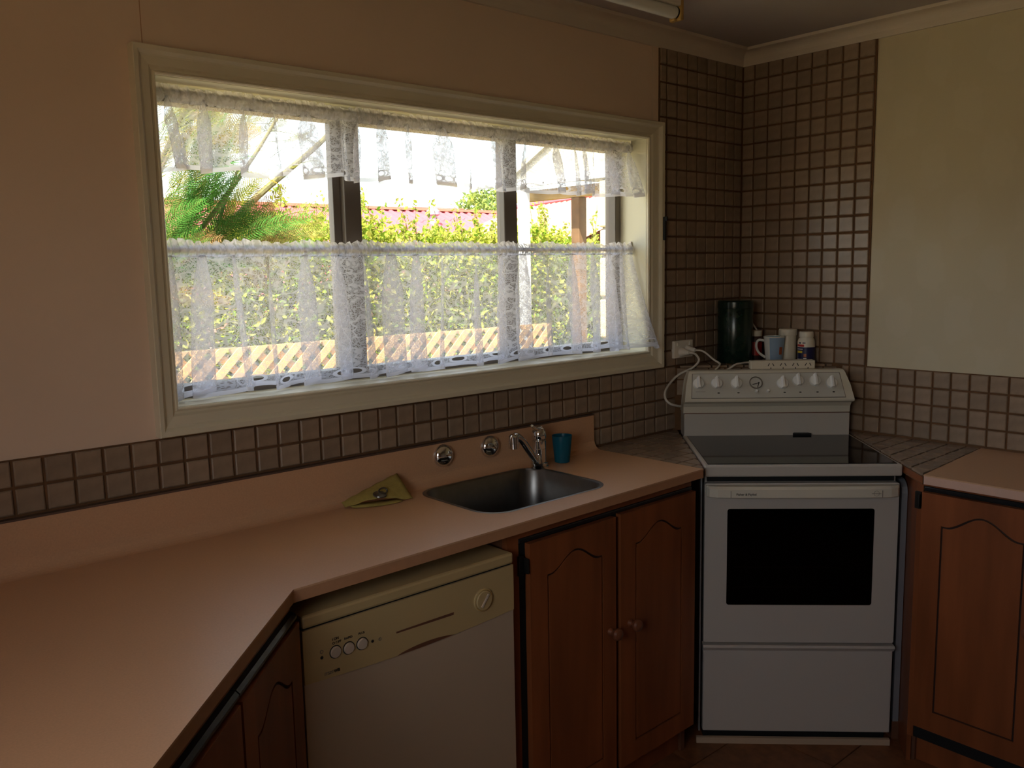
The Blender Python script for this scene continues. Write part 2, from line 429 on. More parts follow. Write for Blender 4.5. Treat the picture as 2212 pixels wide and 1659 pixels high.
# ------------------------------------------------------------------ room shell
b = MB().box(XL - 0.2, 0.2, YR - 0.2, 0.2, -0.12, -0.012)
floor = obj('floor', b, 'floor_joint', kind='structure')
tm = MB().box(-0.148, 0.148, -0.148, 0.148, 0, 0.012); fme = mesh_of('floor_tile', tm, 'floor_cork')
for i in range(0, 8):
    for j in range(0, 9):
        x = -0.2 - 0.30 * i; y = -0.35 - 0.30 * j
        o = bpy.data.objects.new('floor_tile', fme); COL.objects.link(o); o.parent = floor; o.location = Vector((x, y, -0.012)) - WL[floor]
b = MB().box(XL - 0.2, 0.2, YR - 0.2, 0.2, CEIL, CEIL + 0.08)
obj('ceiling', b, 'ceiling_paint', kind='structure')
T = 0.165
b = MB()
b.box(XL - 0.2, WX0, 0, T, -0.1, CEIL).box(WX1, 0.2, 0, T, -0.1, CEIL).box(WX0, WX1, 0, T, -0.1, WZ0).box(WX0, WX1, 0, T, WZ1, CEIL)
wall_back = obj('wall_back', b, 'wall_paint', kind='structure')
b = MB().box(0, 0.2, YR - 0.2, 0.0, -0.1, CEIL)
wall_right = obj('wall_right', b, 'wallpaper', kind='structure')
SY0, SY1, SZ0, SZ1 = -2.15, -1.23, 1.12, 2.05          # side window added in the left wall, out of view, to give the room fill light
b = MB().box(XL - 0.15, XL, YR, SY0, -0.1, CEIL).box(XL - 0.15, XL, SY1, 0, -0.1, CEIL).box(XL - 0.15, XL, SY0, SY1, -0.1, SZ0).box(XL - 0.15, XL, SY0, SY1, SZ1, CEIL)
obj('wall_left', b, 'wall_paint', kind='structure')
obj('wall_front', MB().box(XL - 0.15, 0, YR - 0.15, YR, -0.1, CEIL), 'wall_paint', kind='structure')
w2 = thing('fill_window', (XL - 0.1, (SY0 + SY1) / 2, SZ0), kind='structure')
ym = (SY0 + SY1) / 2
fb = MB(); fb.box(XL - 0.14, XL - 0.09, SY0, SY0 + 0.03, SZ0, SZ1).box(XL - 0.14, XL - 0.09, SY1 - 0.03, SY1, SZ0, SZ1).box(XL - 0.14, XL - 0.09, SY0, SY1, SZ1 - 0.03, SZ1).box(XL - 0.14, XL - 0.09, SY0, SY1, SZ0, SZ0 + 0.03).box(XL - 0.14, XL - 0.09, ym - 0.025, ym + 0.025, SZ0, SZ1)
obj('window_frame', fb, 'bronze', w2)
for y0_, y1_ in ((SY0 + 0.03, ym - 0.025), (ym + 0.025, SY1 - 0.03)): obj('pane', MB().box(XL - 0.117, XL - 0.113, y0_, y1_, SZ0 + 0.03, SZ1 - 0.03), 'pane_glass', w2)
# wall sheet joint above the window and beside the tiles
obj('sheet_joint', MB().box(-2.3078, -2.3062, -0.0010, 0.001, 2.05, ZC), 'laminate_edge', wall_back)
obj('sheet_joint', MB().box(-0.5545, -0.553, -0.0008, 0.001, 2.05, ZC), 'cornice_paint', wall_back)

# cornice (cove)
def cornice_prof(n=8):
    pr = [(0, ZC), (-0.010, ZC), (-0.012, ZC + 0.012)]
    for k in range(n + 1):
        a = PI / 2 * k / n
        pr.append((-0.012 - 0.036 * (1 - math.cos(a)), ZC + 0.012 + 0.034 * math.sin(a)))
    pr += [(-0.060, CEIL - 0.010), (-0.062, CEIL), (0, CEIL)]
    return pr
pr = cornice_prof()
def cornice_run(along_x, L0):
    n = len(pr); vs = []
    for d, z in pr:
        if along_x: vs += [(d, d, z)]
        else: vs += [(d, d, z)]
    for d, z in pr:
        vs += [(L0, d, z)] if along_x else [(d, L0, z)]
    fs = [(i, (i + 1) % n, n + (i + 1) % n, n + i) for i in range(n)] + [list(range(n)), list(range(n, 2 * n))]
    return MB().add(vs, fs)
obj('trim_1', cornice_run(True, XL), 'cornice_paint', kind='structure')
obj('trim_2', cornice_run(False, YR), 'cornice_paint', kind='structure')

# ------------------------------------------------------------------ wall tiles
def tile_mesh(a, b_, t=0.0075, c=0.0028):
    h, k = a / 2, b_ / 2
    vs = []
    for z, i in ((0, 0), (t - c * 0.7, 0), (t, c)):
        vs += [(-h + i, -k + i, z), (h - i, -k + i, z), (h - i, k - i, z), (-h + i, k - i, z)]
    fs = [(8, 9, 10, 11)]
    for l in (0, 4): fs += [(l + i, l + (i + 1) % 4, l + 4 + (i + 1) % 4, l + 4 + i) for i in range(4)]
    mb = MB(); mb.add(vs, fs); return mb
G = 0.0068
TM = {}
def tile_me(w, h):
    k = (round(w, 4), round(h, 4))
    if k not in TM: TM[k] = mesh_of('tile', tile_mesh(w, h), 'tile_glaze')
    return TM[k]
def put_tile(w, h, loc, rot, parent):
    o = bpy.data.objects.new('tile', tile_me(w, h)); COL.objects.link(o); o.parent = parent
    o.location = Vector(loc) - WL[parent]
    o.rotation_euler = (rot[0] + random.gauss(0, 0.004), rot[1] + random.gauss(0, 0.004), rot[2])
RB = (PI / 2, 0, 0); RR = (PI / 2, 0, -PI / 2)
def tiles_back(xa, xb, za, zb):          # za top, zb bottom ; columns are multiples of P from the corner
    i0 = int(math.floor(-xb / P + 1e-6)); i1 = int(math.ceil(-xa / P - 1e-6))
    rows = int(round((za - zb) / P))
    for i in range(i0, i1):
        l = max(xa, -(i + 1) * P) ; r = min(xb, -i * P)
        wd = r - l - G
        if wd < 0.008: continue
        for k in range(rows):
            top = za - k * P; bot = top - P
            put_tile(wd, P - G, ((l + r) / 2, -0.002, (top + bot) / 2), RB, wall_back)
def tiles_right(ya, yb, za, zb):         # ya near corner (larger), yb farther
    i0 = int(math.floor(-ya / P + 1e-6)); i1 = int(math.ceil(-yb / P - 1e-6))
    rows = int(round((za - zb) / P))
    for i in range(i0, i1):
        n_ = min(ya, -i * P); f_ = max(yb, -(i + 1) * P); wd = n_ - f_ - G
        if wd < 0.008: continue
        for k in range(rows):
            top = za - k * P; bot = top - P
            put_tile(wd, P - G, (-0.002, (n_ + f_) / 2, (top + bot) / 2), RR, wall_right)
ZT = TOPB + 19 * P
tiles_back(-0.517, -0.009, ZT, TOPB)
tiles_back(-2.76, -0.415, TOPB, TOPB - 2 * P)
tiles_back(-0.884, -0.415, TOPB - 2 * P, TOPB - 4 * P)
tiles_right(-0.009, -0.541, ZT, TOPB)
tiles_right(-0.45, -1.20, TOPB, TOPB - 4 * P)
g = MB().box(-0.518, 0, -0.004, 0.001, TOPB, ZC + 0.004).box(-2.8, 0, -0.004, 0.001, 1.044, TOPB).box(-0.885, 0, -0.004, 0.001, 0.90, 1.044)
obj('grout_bed', g, 'grout', wall_back)
g = MB().box(-0.004, 0.001, -0.543, 0, TOPB, ZC + 0.004).box(-0.004, 0.001, -1.3, 0, 0.90, TOPB)
obj('grout_bed', g, 'grout', wall_right)

# ------------------------------------------------------------------ window
CX0, CX1, CZ0, CZ1 = -2.340, -0.519, 1.172, 2.043
win = thing('window_1', (-1.44, 0.06, WZ0), kind='structure')
def frame_sweep(prof):                  # prof: (d outward from opening 0..1 fraction -> offset, y) ; mitred rectangle ring
    n = len(prof); vs = []
    ow = {'l': WX0 - CX0, 'r': CX1 - WX1, 'b': WZ0 - CZ0, 't': CZ1 - WZ1}
    for cx, cz, sx, sz, kx, kz in ((WX0, WZ0, -1, -1, 'l', 'b'), (WX1, WZ0, 1, -1, 'r', 'b'), (WX1, WZ1, 1, 1, 'r', 't'), (WX0, WZ1, -1, 1, 'l', 't')):
        for d, y in prof: vs.append((cx + sx * d * ow[kx], y, cz + sz * d * ow[kz]))
    fs = []
    for c in range(4):
        for i in range(n - 1):
            fs.append((c * n + i, c * n + i + 1, ((c + 1) % 4) * n + i + 1, ((c + 1) % 4) * n + i))
    return MB().add(vs, fs)
cas = frame_sweep([(0.0, 0.004), (0.0, -0.012), (0.05, -0.016), (0.10, -0.016), (0.14, -0.011), (0.22, -0.013), (0.30, -0.018), (0.62, -0.021), (0.68, -0.023), (0.74, -0.028), (0.80, -0.032), (0.97, -0.033), (1.0, -0.030), (1.0, 0.0)])
obj('casing', cas, 'casing_paint', win)
FY0, FY1 = 0.115, 0.165
rv = MB().box(WX1 - 0.001, WX1 + 0.012, -0.004, FY1, WZ0, WZ1).box(WX0 - 0.012, WX0 + 0.001, -0.004, FY1, WZ0, WZ1).box(WX0, WX1, -0.004, FY1, WZ1 - 0.001, WZ1 + 0.012)
obj('reveal', rv, 'reveal_paint', win)
obj('window_sill', MB().box(WX0, WX1, -0.006, FY1 + 0.02, WZ0 - 0.012, WZ0 + 0.001), 'reveal_paint', win)
fr = MB()
FB = WZ0 + 0.034
fr.box(WX0, WX1, FY0, FY1, WZ0, FB, 0.002).box(WX0, WX1, FY0, FY1, WZ1 - 0.035, WZ1, 0.002).box(WX0, WX0 + 0.022, FY0, FY1, FB, WZ1 - 0.035, 0.002).box(WX1 - 0.030, WX1, FY0, FY1, FB, WZ1 - 0.035, 0.002)
obj('window_frame', fr, 'bronze', win)
obj('mullion', MB().box(-1.768, -1.744, FY0 + 0.02, FY1 - 0.002, FB, WZ1 - 0.03, 0.002).box(-1.744, -1.690, FY0, FY1 - 0.01, FB, WZ1 - 0.03, 0.003), 'bronze', win)
obj('mullion', MB().box(-1.154, -1.098, FY0, FY1 - 0.01, FB, WZ1 - 0.03, 0.003).box(-1.098, -1.09, FY0 + 0.02, FY1, FB, WZ1 - 0.03), 'bronze', win)
for x0, x1, y in ((WX0 + 0.022, -1.76, 0.15), (-1.69, -1.154, 0.135), (-1.098, WX1 - 0.04, 0.15)):
    obj('pane', MB().box(x0, x1, y, y + 0.004, FB - 0.004, WZ1 - 0.032), 'pane_glass', win)
hk = MB().box(-0.530, -0.518, -0.040, -0.026, 1.632, 1.715, 0.003).box(-0.528, -0.520, -0.048, -0.038, 1.700, 1.716, 0.002)
obj('curtain_tie_hook', hk, 'black_paint', label='small black hook on the right edge of the window casing', cat='hook')

# ------------------------------------------------------------------ lace curtains
def curtain(name, zrod, zbot, yc, seed, label, x0, x1, end_out, pw=0.078, drop_var=0.006, slant=0.0):
    rnd = random.Random(seed)
    root = thing(name, ((x0 + x1) / 2, yc, zbot), label, 'curtain')
    # pleat path: monotone base + random S folds
    xs = []; nfold = int((x1 - x0) / pw)
    cs = []
    x = x0
    while x < x1:
        wv = pw * rnd.uniform(0.45, 1.7); cs.append((x, wv, rnd.uniform(0.5, 1.5), rnd.uniform(-1, 1), rnd.random())); x += wv
    NS = 20
    prof = [(0.022, 0.000, 1.0), (0.014, -0.005, 1.0), (0.006, -0.0115, 1.0), (-0.004, -0.0125, 1.0), (-0.012, -0.009, 1.0), (-0.018, -0.003, .8)]
    rows = 26
    grid = []; uvs = []; hdr = []
    H = zrod - zbot
    u = 0.0; lastp = None; cols = []
    for ci, (xa, wv, amp, sl, op) in enumerate(cs):
        for k in range(NS):
            t = k / NS
            cols.append((ci, xa, wv, amp, sl, op, t))
    nc = len(cols); u_at = []
    for c, (ci, xa, wv, amp, sl, op, t) in enumerate(cols):
        # overlap of the fold: amplitude in x
        u_at.append(u); u += wv / NS * (1.0 + 1.5 * (0.4 + 0.6 * op))
    V = []; UV = []; HD = []
    for c, (ci, xa, wv, amp, sl, op, t) in enumerate(cols):
        s = 2 * PI * t
        nx = cs[(ci + 1) % len(cs)]
        for r in range(len(prof) + rows):
            if r < len(prof):
                dz, dy, h = prof[r]
                ruf = 0.0030 * math.sin(u_at[c] * 95 + seed) + 0.0022 * math.sin(u_at[c] * 171 + 2 * seed)
                xx = xa + wv * t + 0.003 * math.sin(u_at[c] * 140)
                zz = zrod + dz + ((0.010 * abs(math.sin(u_at[c] * 62 + seed)) ** 0.6 - 0.008 + 0.004 * math.sin(u_at[c] * 17)) if r == 0 else 0)
                yy = yc + dy + ruf * (0.7 if 0 < r < 5 else 1.2)
                v = H + dz; hd = h
            else:
                q = (r - len(prof) + 1) / rows          # 0..1 downwards
                e = 0.55 + 0.45 * min(1.0, q * 3.0)
                ax = wv * (0.18 + 0.50 * op) * e
                xx = xa + wv * t + ax * math.sin(s) * 0.9 + sl * 0.020 * q + slant * q
                yy = yc - 0.003 + amp * 0.013 * (0.35 + 0.65 * e) * math.cos(s) + 0.004 * math.sin(u_at[c] * 60 + q * 5)
                v = H * (1 - q)
                zz = zbot + v + drop_var * math.sin(u_at[c] * 23 + seed) * q * q + 0.003 * math.sin(s) * q
                # right hand end blows out into the room over the casing
                g_ = min(1.0, max(0.0, (xx - (x1 - 0.16)) / 0.16))
                yy -= end_out * g_ * g_ * (q ** 1.3)
                hd = max(0.0, 1 - q * 14) * 0.85
                xx = min(xx, x1 + (0.004 if yy > -0.038 else 0.010))
                if yy > -0.036: xx = max(x0 + 0.004, min(xx, WX1 - 0.004))
            yy = min(yy, FY0 - 0.006)
            zz = max(zz, WZ0 + 0.004)
            V.append((xx, yy, zz)); UV.append((u_at[c], max(v, 0.0))); HD.append(hd)
    nr = len(prof) + rows
    F = [(c * nr + r, (c + 1) * nr + r, (c + 1) * nr + r + 1, c * nr + r + 1) for c in range(nc - 1) for r in range(nr - 1)]
    mb = MB().add(V, F, True)
    o = obj('lace_cloth', mb, 'lace', root, fix=False)
    me = o.data; uvl = me.uv_layers.new(name='UVMap')
    for lp in me.loops: uvl.data[lp.index].uv = UV[lp.vertex_index]
    at = me.attributes.new('header', 'FLOAT', 'POINT')
    at.data.foreach_set('value', HD)
    rod = MB().tube([(x0 - 0.002, yc, zrod), (x1 + 0.002, yc, zrod)], 0.0065, 10)
    obj('curtain_rod', rod, 'plastic_white', root)
    hb = MB().box(WX1 - 0.007, WX1, yc - 0.006, yc + 0.006, zrod + 0.005, zrod + 0.028, 0.002)
    obj('rod_hook', hb, 'plastic_white', root)
    return root
curtain('cafe_curtain', 1.602, 1.247, 0.066, 3, 'white lace cafe curtain gathered on a rod across the lower window', WX0 + 0.002, WX1 - 0.002, 0.115, slant=0.004)
curtain('lace_valance', 1.960, 1.788, 0.066, 11, 'short white lace valance gathered across the top of the window', WX0 + 0.002, WX1 - 0.002, 0.085, pw=0.085, slant=0.010)

# ------------------------------------------------------------------ worktops
SK = rrect(-1.664, -1.212, -0.394, -0.058, 0.072, 6)
benchpoly = [(-0.883, 0.0), (XL, 0.0), (XL, -2.55), (-3.10, -2.55), (-3.10, -1.362), (-2.27, -0.502), (-0.874, -0.466)]
def holed_slab(outer, hole, z0, z1):
    bm = bmesh.new(); es = []
    for loop in (outer, hole):
        vs = [bm.verts.new((x, y, z1)) for x, y in loop]
        es += [bm.edges.new((vs[i], vs[(i + 1) % len(vs)])) for i in range(len(vs))]
    bmesh.ops.triangle_fill(bm, edges=es, use_beauty=True, use_dissolve=False)
    ret = bmesh.ops.extrude_face_region(bm, geom=bm.faces[:])
    for e in ret['geom']:
        if isinstance(e, bmesh.types.BMVert): e.co.z = z0
    bm.verts.index_update()
    mb = MB().add([v.co.copy() for v in bm.verts], [[v.index for v in f.verts] for f in bm.faces]); bm.free(); return mb
EDGE_T = 0.028
wt = thing('worktop', (-2.0, -0.25, ZB - EDGE_T), 'peach laminate worktop with coved upstand and inset sink under the window', 'worktop')
obj('laminate_top', holed_slab(benchpoly, SK, ZB - 0.004, ZB), 'laminate', wt)
inner = [(-0.883, -0.001), (XL, -0.001), (XL, -2.55), (-3.102, -2.55), (-3.102, -1.363), (-2.2705, -0.501), (-0.8745, -0.465)]
obj('edge_board', holed_slab(inner, SK, ZB - EDGE_T, ZB - 0.004), 'laminate_edge', wt)
up_ = [(0.0, ZB - 0.002), (0.0, 1.040), (-0.020, 1.040)]
for k in range(9):
    a = PI / 2 * k / 8; up_.append((-0.020 - 0.034 * (1 - math.sin(PI / 2 - a)), ZB + 0.034 * (1 - math.sin(a))) if False else (-0.020 - 0.034 * (1 - math.cos(a)), ZB + 0.034 * (1 - math.sin(a))))
up_.append((-0.054, ZB - 0.002))
mb = MB().extrude_x(up_, -3.0, -0.884)
obj('upstand', mb, 'laminate', wt)
obj('upstand_trim', MB().box(-3.0, -0.884, -0.0215, 0.0, 1.040, 1.0445), 'bench_trim', wt)
rw = thing('worktop', (-0.25, -1.6, ZB - EDGE_T), 'pale peach laminate worktop to the right of the stove', 'worktop')
rp = [(0, -0.944), (-0.499, -0.968), (-0.512, -2.3), (0, -2.3)]
obj('laminate_top', MB().prism(rp, ZB - 0.004, ZB), 'laminate', rw)
obj('edge_board', MB().prism([(0, -0.945), (-0.499, -0.969), (-0.512, -2.3), (0, -2.3)], ZB - EDGE_T, ZB - 0.004), 'laminate_edge_pale', rw)

# tiled corner either side of the stove, and the ledge behind it
nx_ = lambda n, r: ((n + r) / R2, (n - r) / R2)      # stove frame (n into the corner, r to the right) -> world xy
RC = 0.023
STL, STR = -0.305 + RC, 0.308 + RC
tc_ = thing('tiled_bench', (-0.45, -0.45, ZB - 0.03), 'brown tiled corner bench either side of the stove', 'bench')
LN = -0.307
regL = [(-0.8825, -0.001), (-0.8735, -0.463), nx_(-0.885, STL), nx_(LN, STL), (LN * R2, -0.001)]
regL = [(-0.8825, -0.001), (-0.8735, -0.463), nx_(-0.885, STL), (-0.60, nx_(LN, STL)[1] * 0 - 0.001 - 0.0)]
# left: bounded by laminate end, wall, stove side
sL0 = nx_(-0.90, STL); sL1 = nx_(-0.30, STL)
def line_at_y(a, b_, y): t = (y - a[1]) / (b_[1] - a[1]); return (a[0] + t * (b_[0] - a[0]), y)
def line_at_x(a, b_, x): t = (x - a[0]) / (b_[0] - a[0]); return (x, a[1] + t * (b_[1] - a[1]))
pl = line_at_y(sL0, sL1, -0.001)
regL = [(-0.8825, -0.0045), (-0.8735, -0.466), sL0, line_at_y(sL0, sL1, -0.0045)]
sR0 = nx_(-0.90, STR); sR1 = nx_(-0.30, STR)
regR = [(-0.0045, -0.9425), (-0.498, -0.9655), sR0, line_at_x(sR0, sR1, -0.0045)]
bt = MB().prism(regL, ZB - 0.03, ZB - 0.007); obj('grout_bed', bt, 'grout', tc_)
bt = MB().prism(regR, ZB - 0.03, ZB - 0.007); obj('grout_bed', bt, 'grout', tc_)
def lay_tiles(region, z, parent, xf=None, i0=-17, i1=17):
    for i in range(i0, i1):
        for j in range(i0, i1):
            cell = [(i * P, j * P), ((i + 1) * P, j * P), ((i + 1) * P, (j + 1) * P), (i * P, (j + 1) * P)]
            q = clip_convex(cell, region)
            if len(q) < 3 or area(q) < 0.00015: continue
            q = inset_poly(q, G / 2)
            if len(q) < 3 or area(q) < 0.0001: continue
            mb = MB(xf); mb.prism(q, z - 0.008, z - random.uniform(0, 0.0008)); obj('tile', mb, 'tile_glaze', parent)
lay_tiles(regL, ZB, tc_); lay_tiles(regR, ZB, tc_)
obj('front_edge', MB().prism([(-0.499, -0.9665), sR0, (sR0[0] + 0.012, sR0[1] + 0.012), (-0.488, -0.9545)], ZB - 0.027, ZB - 0.008), 'cabinet_wood', tc_)
# ledge
XF45 = Matrix.Translation((*nx_(0, RC), 0)) @ Matrix.Rotation(-PI / 4, 4, 'Z')     # local X = along stove front, local Y = into corner
lg = thing('tiled_ledge', (-0.12, -0.12, 1.02), 'brown tiled corner ledge behind the stove', 'ledge')
tri = [(-0.0045, -0.0045), (LN * R2 + 0.004, -0.0045), (-0.0045, LN * R2 + 0.004)]
obj('grout_bed', MB().prism(tri, ZB + 0.001, TOPB - 0.008), 'grout', lg)
half = -LN - 0.006
inv = XF45.inverted()
treg = [tuple((inv @ Vector((x, y, 0)))[:2]) for x, y in tri]
lay_tiles(treg, TOPB, lg, XF45, -9, 9)
for i in range(-6, 6):
    a = max(-half, i * P + 0.01); c = min(half, (i + 1) * P + 0.01)
    if c - a < 0.015: continue
    for z0, z1 in ((TOPB - 0.048, TOPB - 0.009), (TOPB - 0.108, TOPB - 0.054)):
        mb = MB(Matrix.Rotation(-PI / 4, 4, 'Z')); mb.box(a + G / 2, c - G / 2, LN - 0.006, LN + 0.001, z0, z1); obj('tile', mb, 'tile_glaze', lg)

# ------------------------------------------------------------------ sink, tap, flanges
sk = thing('sink', (-1.438, -0.226, 0.75), 'inset stainless steel sink bowl in the peach worktop', 'sink')
def loops(seq):
    mb = MB(); V = []; n = None
    for x0, x1, y0, y1, r, z in seq:
        l = rrect(x0, x1, y0, y1, r, 8); n = len(l); V += [(x, y, z) for x, y in l]
    F = []
    for k in range(len(seq) - 1):
        for i in range(n): F.append((k * n + i, k * n + (i + 1) % n, (k + 1) * n + (i + 1) % n, (k + 1) * n + i))
    F.append([(len(seq) - 1) * n + i for i in range(n)])
    return mb.add(V, F, True)
x0, x1, y0, y1 = -1.664, -1.212, -0.394, -0.058
def ins(d, r, z): return (x0 + d, x1 - d, y0 + d, y1 - d, r, z)
obj('bowl', loops([ins(-0.006, 0.078, ZB + 0.0006), ins(-0.002, 0.074, ZB + 0.0016), ins(0.004, 0.070, ZB + 0.0008), ins(0.008, 0.068, ZB - 0.006), ins(0.016, 0.064, ZB - 0.10), ins(0.022, 0.060, ZB - 0.14), ins(0.045, 0.05, ZB - 0.162), ins(0.10, 0.04, ZB - 0.166)]), 'steel', sk, fix=False)
obj('drain', MB().lathe([(0.0, 0.0005), (0.022, 0.001), (0.036, 0.003), (0.040, 0.0015), (0.041, -0.002)], (-1.44, -0.226, ZB - 0.1655), 24), 'chrome', sk)

tp = thing('mixer_tap', (-1.205, -0.080, ZB), 'chrome single lever mixer tap behind the sink', 'tap')
tb = Vector((-1.205, -0.085, ZB))
obj('tap_base', MB().lathe([(0.029, 0.0), (0.029, 0.006), (0.026, 0.008), (0.026, 0.011), (0.028, 0.012), (0.028, 0.016), (0.022, 0.019)], tb, 28), 'chrome', tp)
obj('tap_body', MB().lathe([(0.0215, 0.017), (0.0215, 0.060), (0.0208, 0.061), (0.0215, 0.062), (0.0215, 0.086), (0.0195, 0.088), (0.0195, 0.091), (0.0215, 0.093)], tb, 28), 'chrome', tp)
dv = Vector((math.cos(math.radians(203)), math.sin(math.radians(203)), 0))
def tpnt(d, z): return tb + dv * d + Vector((0, 0, z))
sp = spline([tpnt(0.010, 0.024), tpnt(0.035, 0.034), tpnt(0.080, 0.070), tpnt(0.130, 0.110), tpnt(0.165, 0.128), tpnt(0.186, 0.129)], 6)
obj('spout', MB().tube(sp, [0.0135] * 6 + [0.0115] * (len(sp) - 6), 14), 'chrome', tp)
obj('spout_collar', MB().lathe([(0.017, -0.004), (0.0175, 0.010), (0.013, 0.022), (0, 0.024)], tpnt(0.024, 0.022), 20), 'chrome', tp)
obj('aerator', MB().lathe([(0.0, 0.012), (0.010, 0.011), (0.0145, 0.006), (0.0145, -0.012), (0.0138, -0.0125), (0.0138, -0.014), (0.0145, -0.0145), (0.0145, -0.030), (0.012, -0.031), (0, -0.030)], tpnt(0.184, 0.126), 22), 'chrome', tp)
hd = MB()
hd.lathe([(0.0215, 0.093), (0.0225, 0.100), (0.0225, 0.108), (0.020, 0.118), (0.014, 0.125), (0.006, 0.128), (0, 0.1285)], tb, 24)
obj('lever_cap', hd, 'chrome', tp)
lv = spline([tpnt(-0.006, 0.120), tpnt(0.018, 0.124), tpnt(0.040, 0.133), tpnt(0.052, 0.141)], 5)
obj('lever', MB().tube(lv, [0.012, 0.0115, 0.011, 0.0105, 0.010, 0.009, 0.008, 0.0075, 0.007, 0.0065, 0.006, 0.0055, 0.005, 0.005, 0.005, 0.004][:len(lv)], 12), 'chrome', tp)
for x, lab in ((-1.533, 'domed chrome wall flange nearer the yellow cloth'), (-1.354, 'domed chrome wall flange nearer the mixer tap')):
    fl = MB(); rot = Matrix.Rotation(PI / 2, 3, 'X')
    fl.lathe([(0.034, 0.0)] + [(0.034 * math.cos(a_), 0.002 + 0.022 * math.sin(a_)) for a_ in [PI / 2 * q_ / 12 for q_ in range(12)]] + [(0, 0.024)], (x, -0.020, 1.003), 28, rot=rot)
    obj('wall_flange', fl, 'chrome', label=lab, cat='flange', group='wall flanges on the upstand')
# blue cup
cp = MB().lathe([(0.0, 0.004), (0.0225, 0.004), (0.031, 0.086), (0.0322, 0.087), (0.0325, 0.085), (0.0240, 0.001), (0.022, 0.0), (0, 0.0)], (-1.104, -0.085, ZB + 0.0005), 32, cap=False)
m, t, N, L = nodes('cup_teal'); out = N.new('ShaderNodeOutputMaterial'); pb = N.new('ShaderNodeBsdfPrincipled'); pb.inputs['Base Color'].default_value = (0.005, 0.14, 0.22, 1); pb.inputs['Roughness'].default_value = 0.28
tlx = N.new('ShaderNodeBsdfTranslucent'); tlx.inputs[0].default_value = (0.01, 0.26, 0.36, 1); mxs = N.new('ShaderNodeMixShader'); mxs.inputs[0].default_value = 0.35
L.new(pb.outputs[0], mxs.inputs[1]); L.new(tlx.outputs[0], mxs.inputs[2]); L.new(mxs.outputs[0], out.inputs[0]); MATS['cup_teal'] = m
obj('tumbler', cp, 'cup_teal', label='blue plastic tumbler standing right of the mixer tap', cat='cup')
# yellow cloth and plug
def cloth():
    A = Vector((-1.892, -0.066, ZB + 0.004)); D = Vector((-1.712, -0.118, ZB + 0.003)); E = Vector((-1.702, -0.030, 0.980)); Bk = Vector((-1.892, -0.050, ZB + 0.014))
    V = []; n = 16; m_ = 10
    for j in range(m_ + 1):
        for i in range(n + 1):
            s = i / n; t_ = j / m_
            p = (A * (1 - s) + D * s) * (1 - t_) + (Bk * (1 - s) + E * s) * t_
            bulge = 0.013 * math.sin(PI * min(1, s * 1.05)) ** 1.5 * (1 - t_) ** 1.2
            p.z += bulge + 0.004 * math.sin(PI * s) * math.sin(PI * t_) + 0.0012 * math.sin(i * 1.7 + j)
            # keep it in front of the cove
            p.y = min(p.y, -0.024 - max(0, 0.034 - (p.z - ZB)) * 0.7)
            V.append(p)
    F = [(j * (n + 1) + i, j * (n + 1) + i + 1, (j + 1) * (n + 1) + i + 1, (j + 1) * (n + 1) + i) for j in range(m_) for i in range(n)]
    # folded layer underneath
    o = len(V); k = 12
    for i in range(k + 1):
        s = 0.10 + 0.72 * i / k; q = A * (1 - s) + D * s
        V.append(q + Vector((0, -0.008 - 0.014 * math.sin(PI * i / k), -0.002))); V.append(q + Vector((0, 0.02, 0.0)))
    F += [(o + 2 * i, o + 2 * i + 2, o + 2 * i + 3, o + 2 * i + 1) for i in range(k)]
    mb = MB().add(V, F, True)
    ob = obj('dishcloth', mb, 'cloth_yellow', label='folded yellow dishcloth leaning against the upstand left of the sink', cat='cloth')
    md = ob.modifiers.new('thick', 'SOLIDIFY'); md.thickness = 0.0022; md.offset = 1
    return ob
cloth()
pg = thing('sink_plug', (-1.795, -0.085, 0.946), 'small steel sink plug with a ring lying on the yellow cloth', 'plug')
rt_ = Matrix.Rotation(math.radians(14), 3, 'X')
obj('plug_disc', MB().lathe([(0, 0.0), (0.017, 0.0), (0.019, 0.002), (0.018, 0.005), (0.010, 0.007), (0.0, 0.008)], (-1.797, -0.087, 0.9455), 20, rot=rt_), 'steel', pg)
ring = [(-1.787 + 0.013 * math.cos(a), -0.088 + 0.004 * math.sin(a), 0.9565 + 0.007 * math.sin(a)) for a in [2 * PI * k / 16 for k in range(17)]]
obj('plug_ring', MB().tube(ring, 0.0022, 8), 'steel', pg)

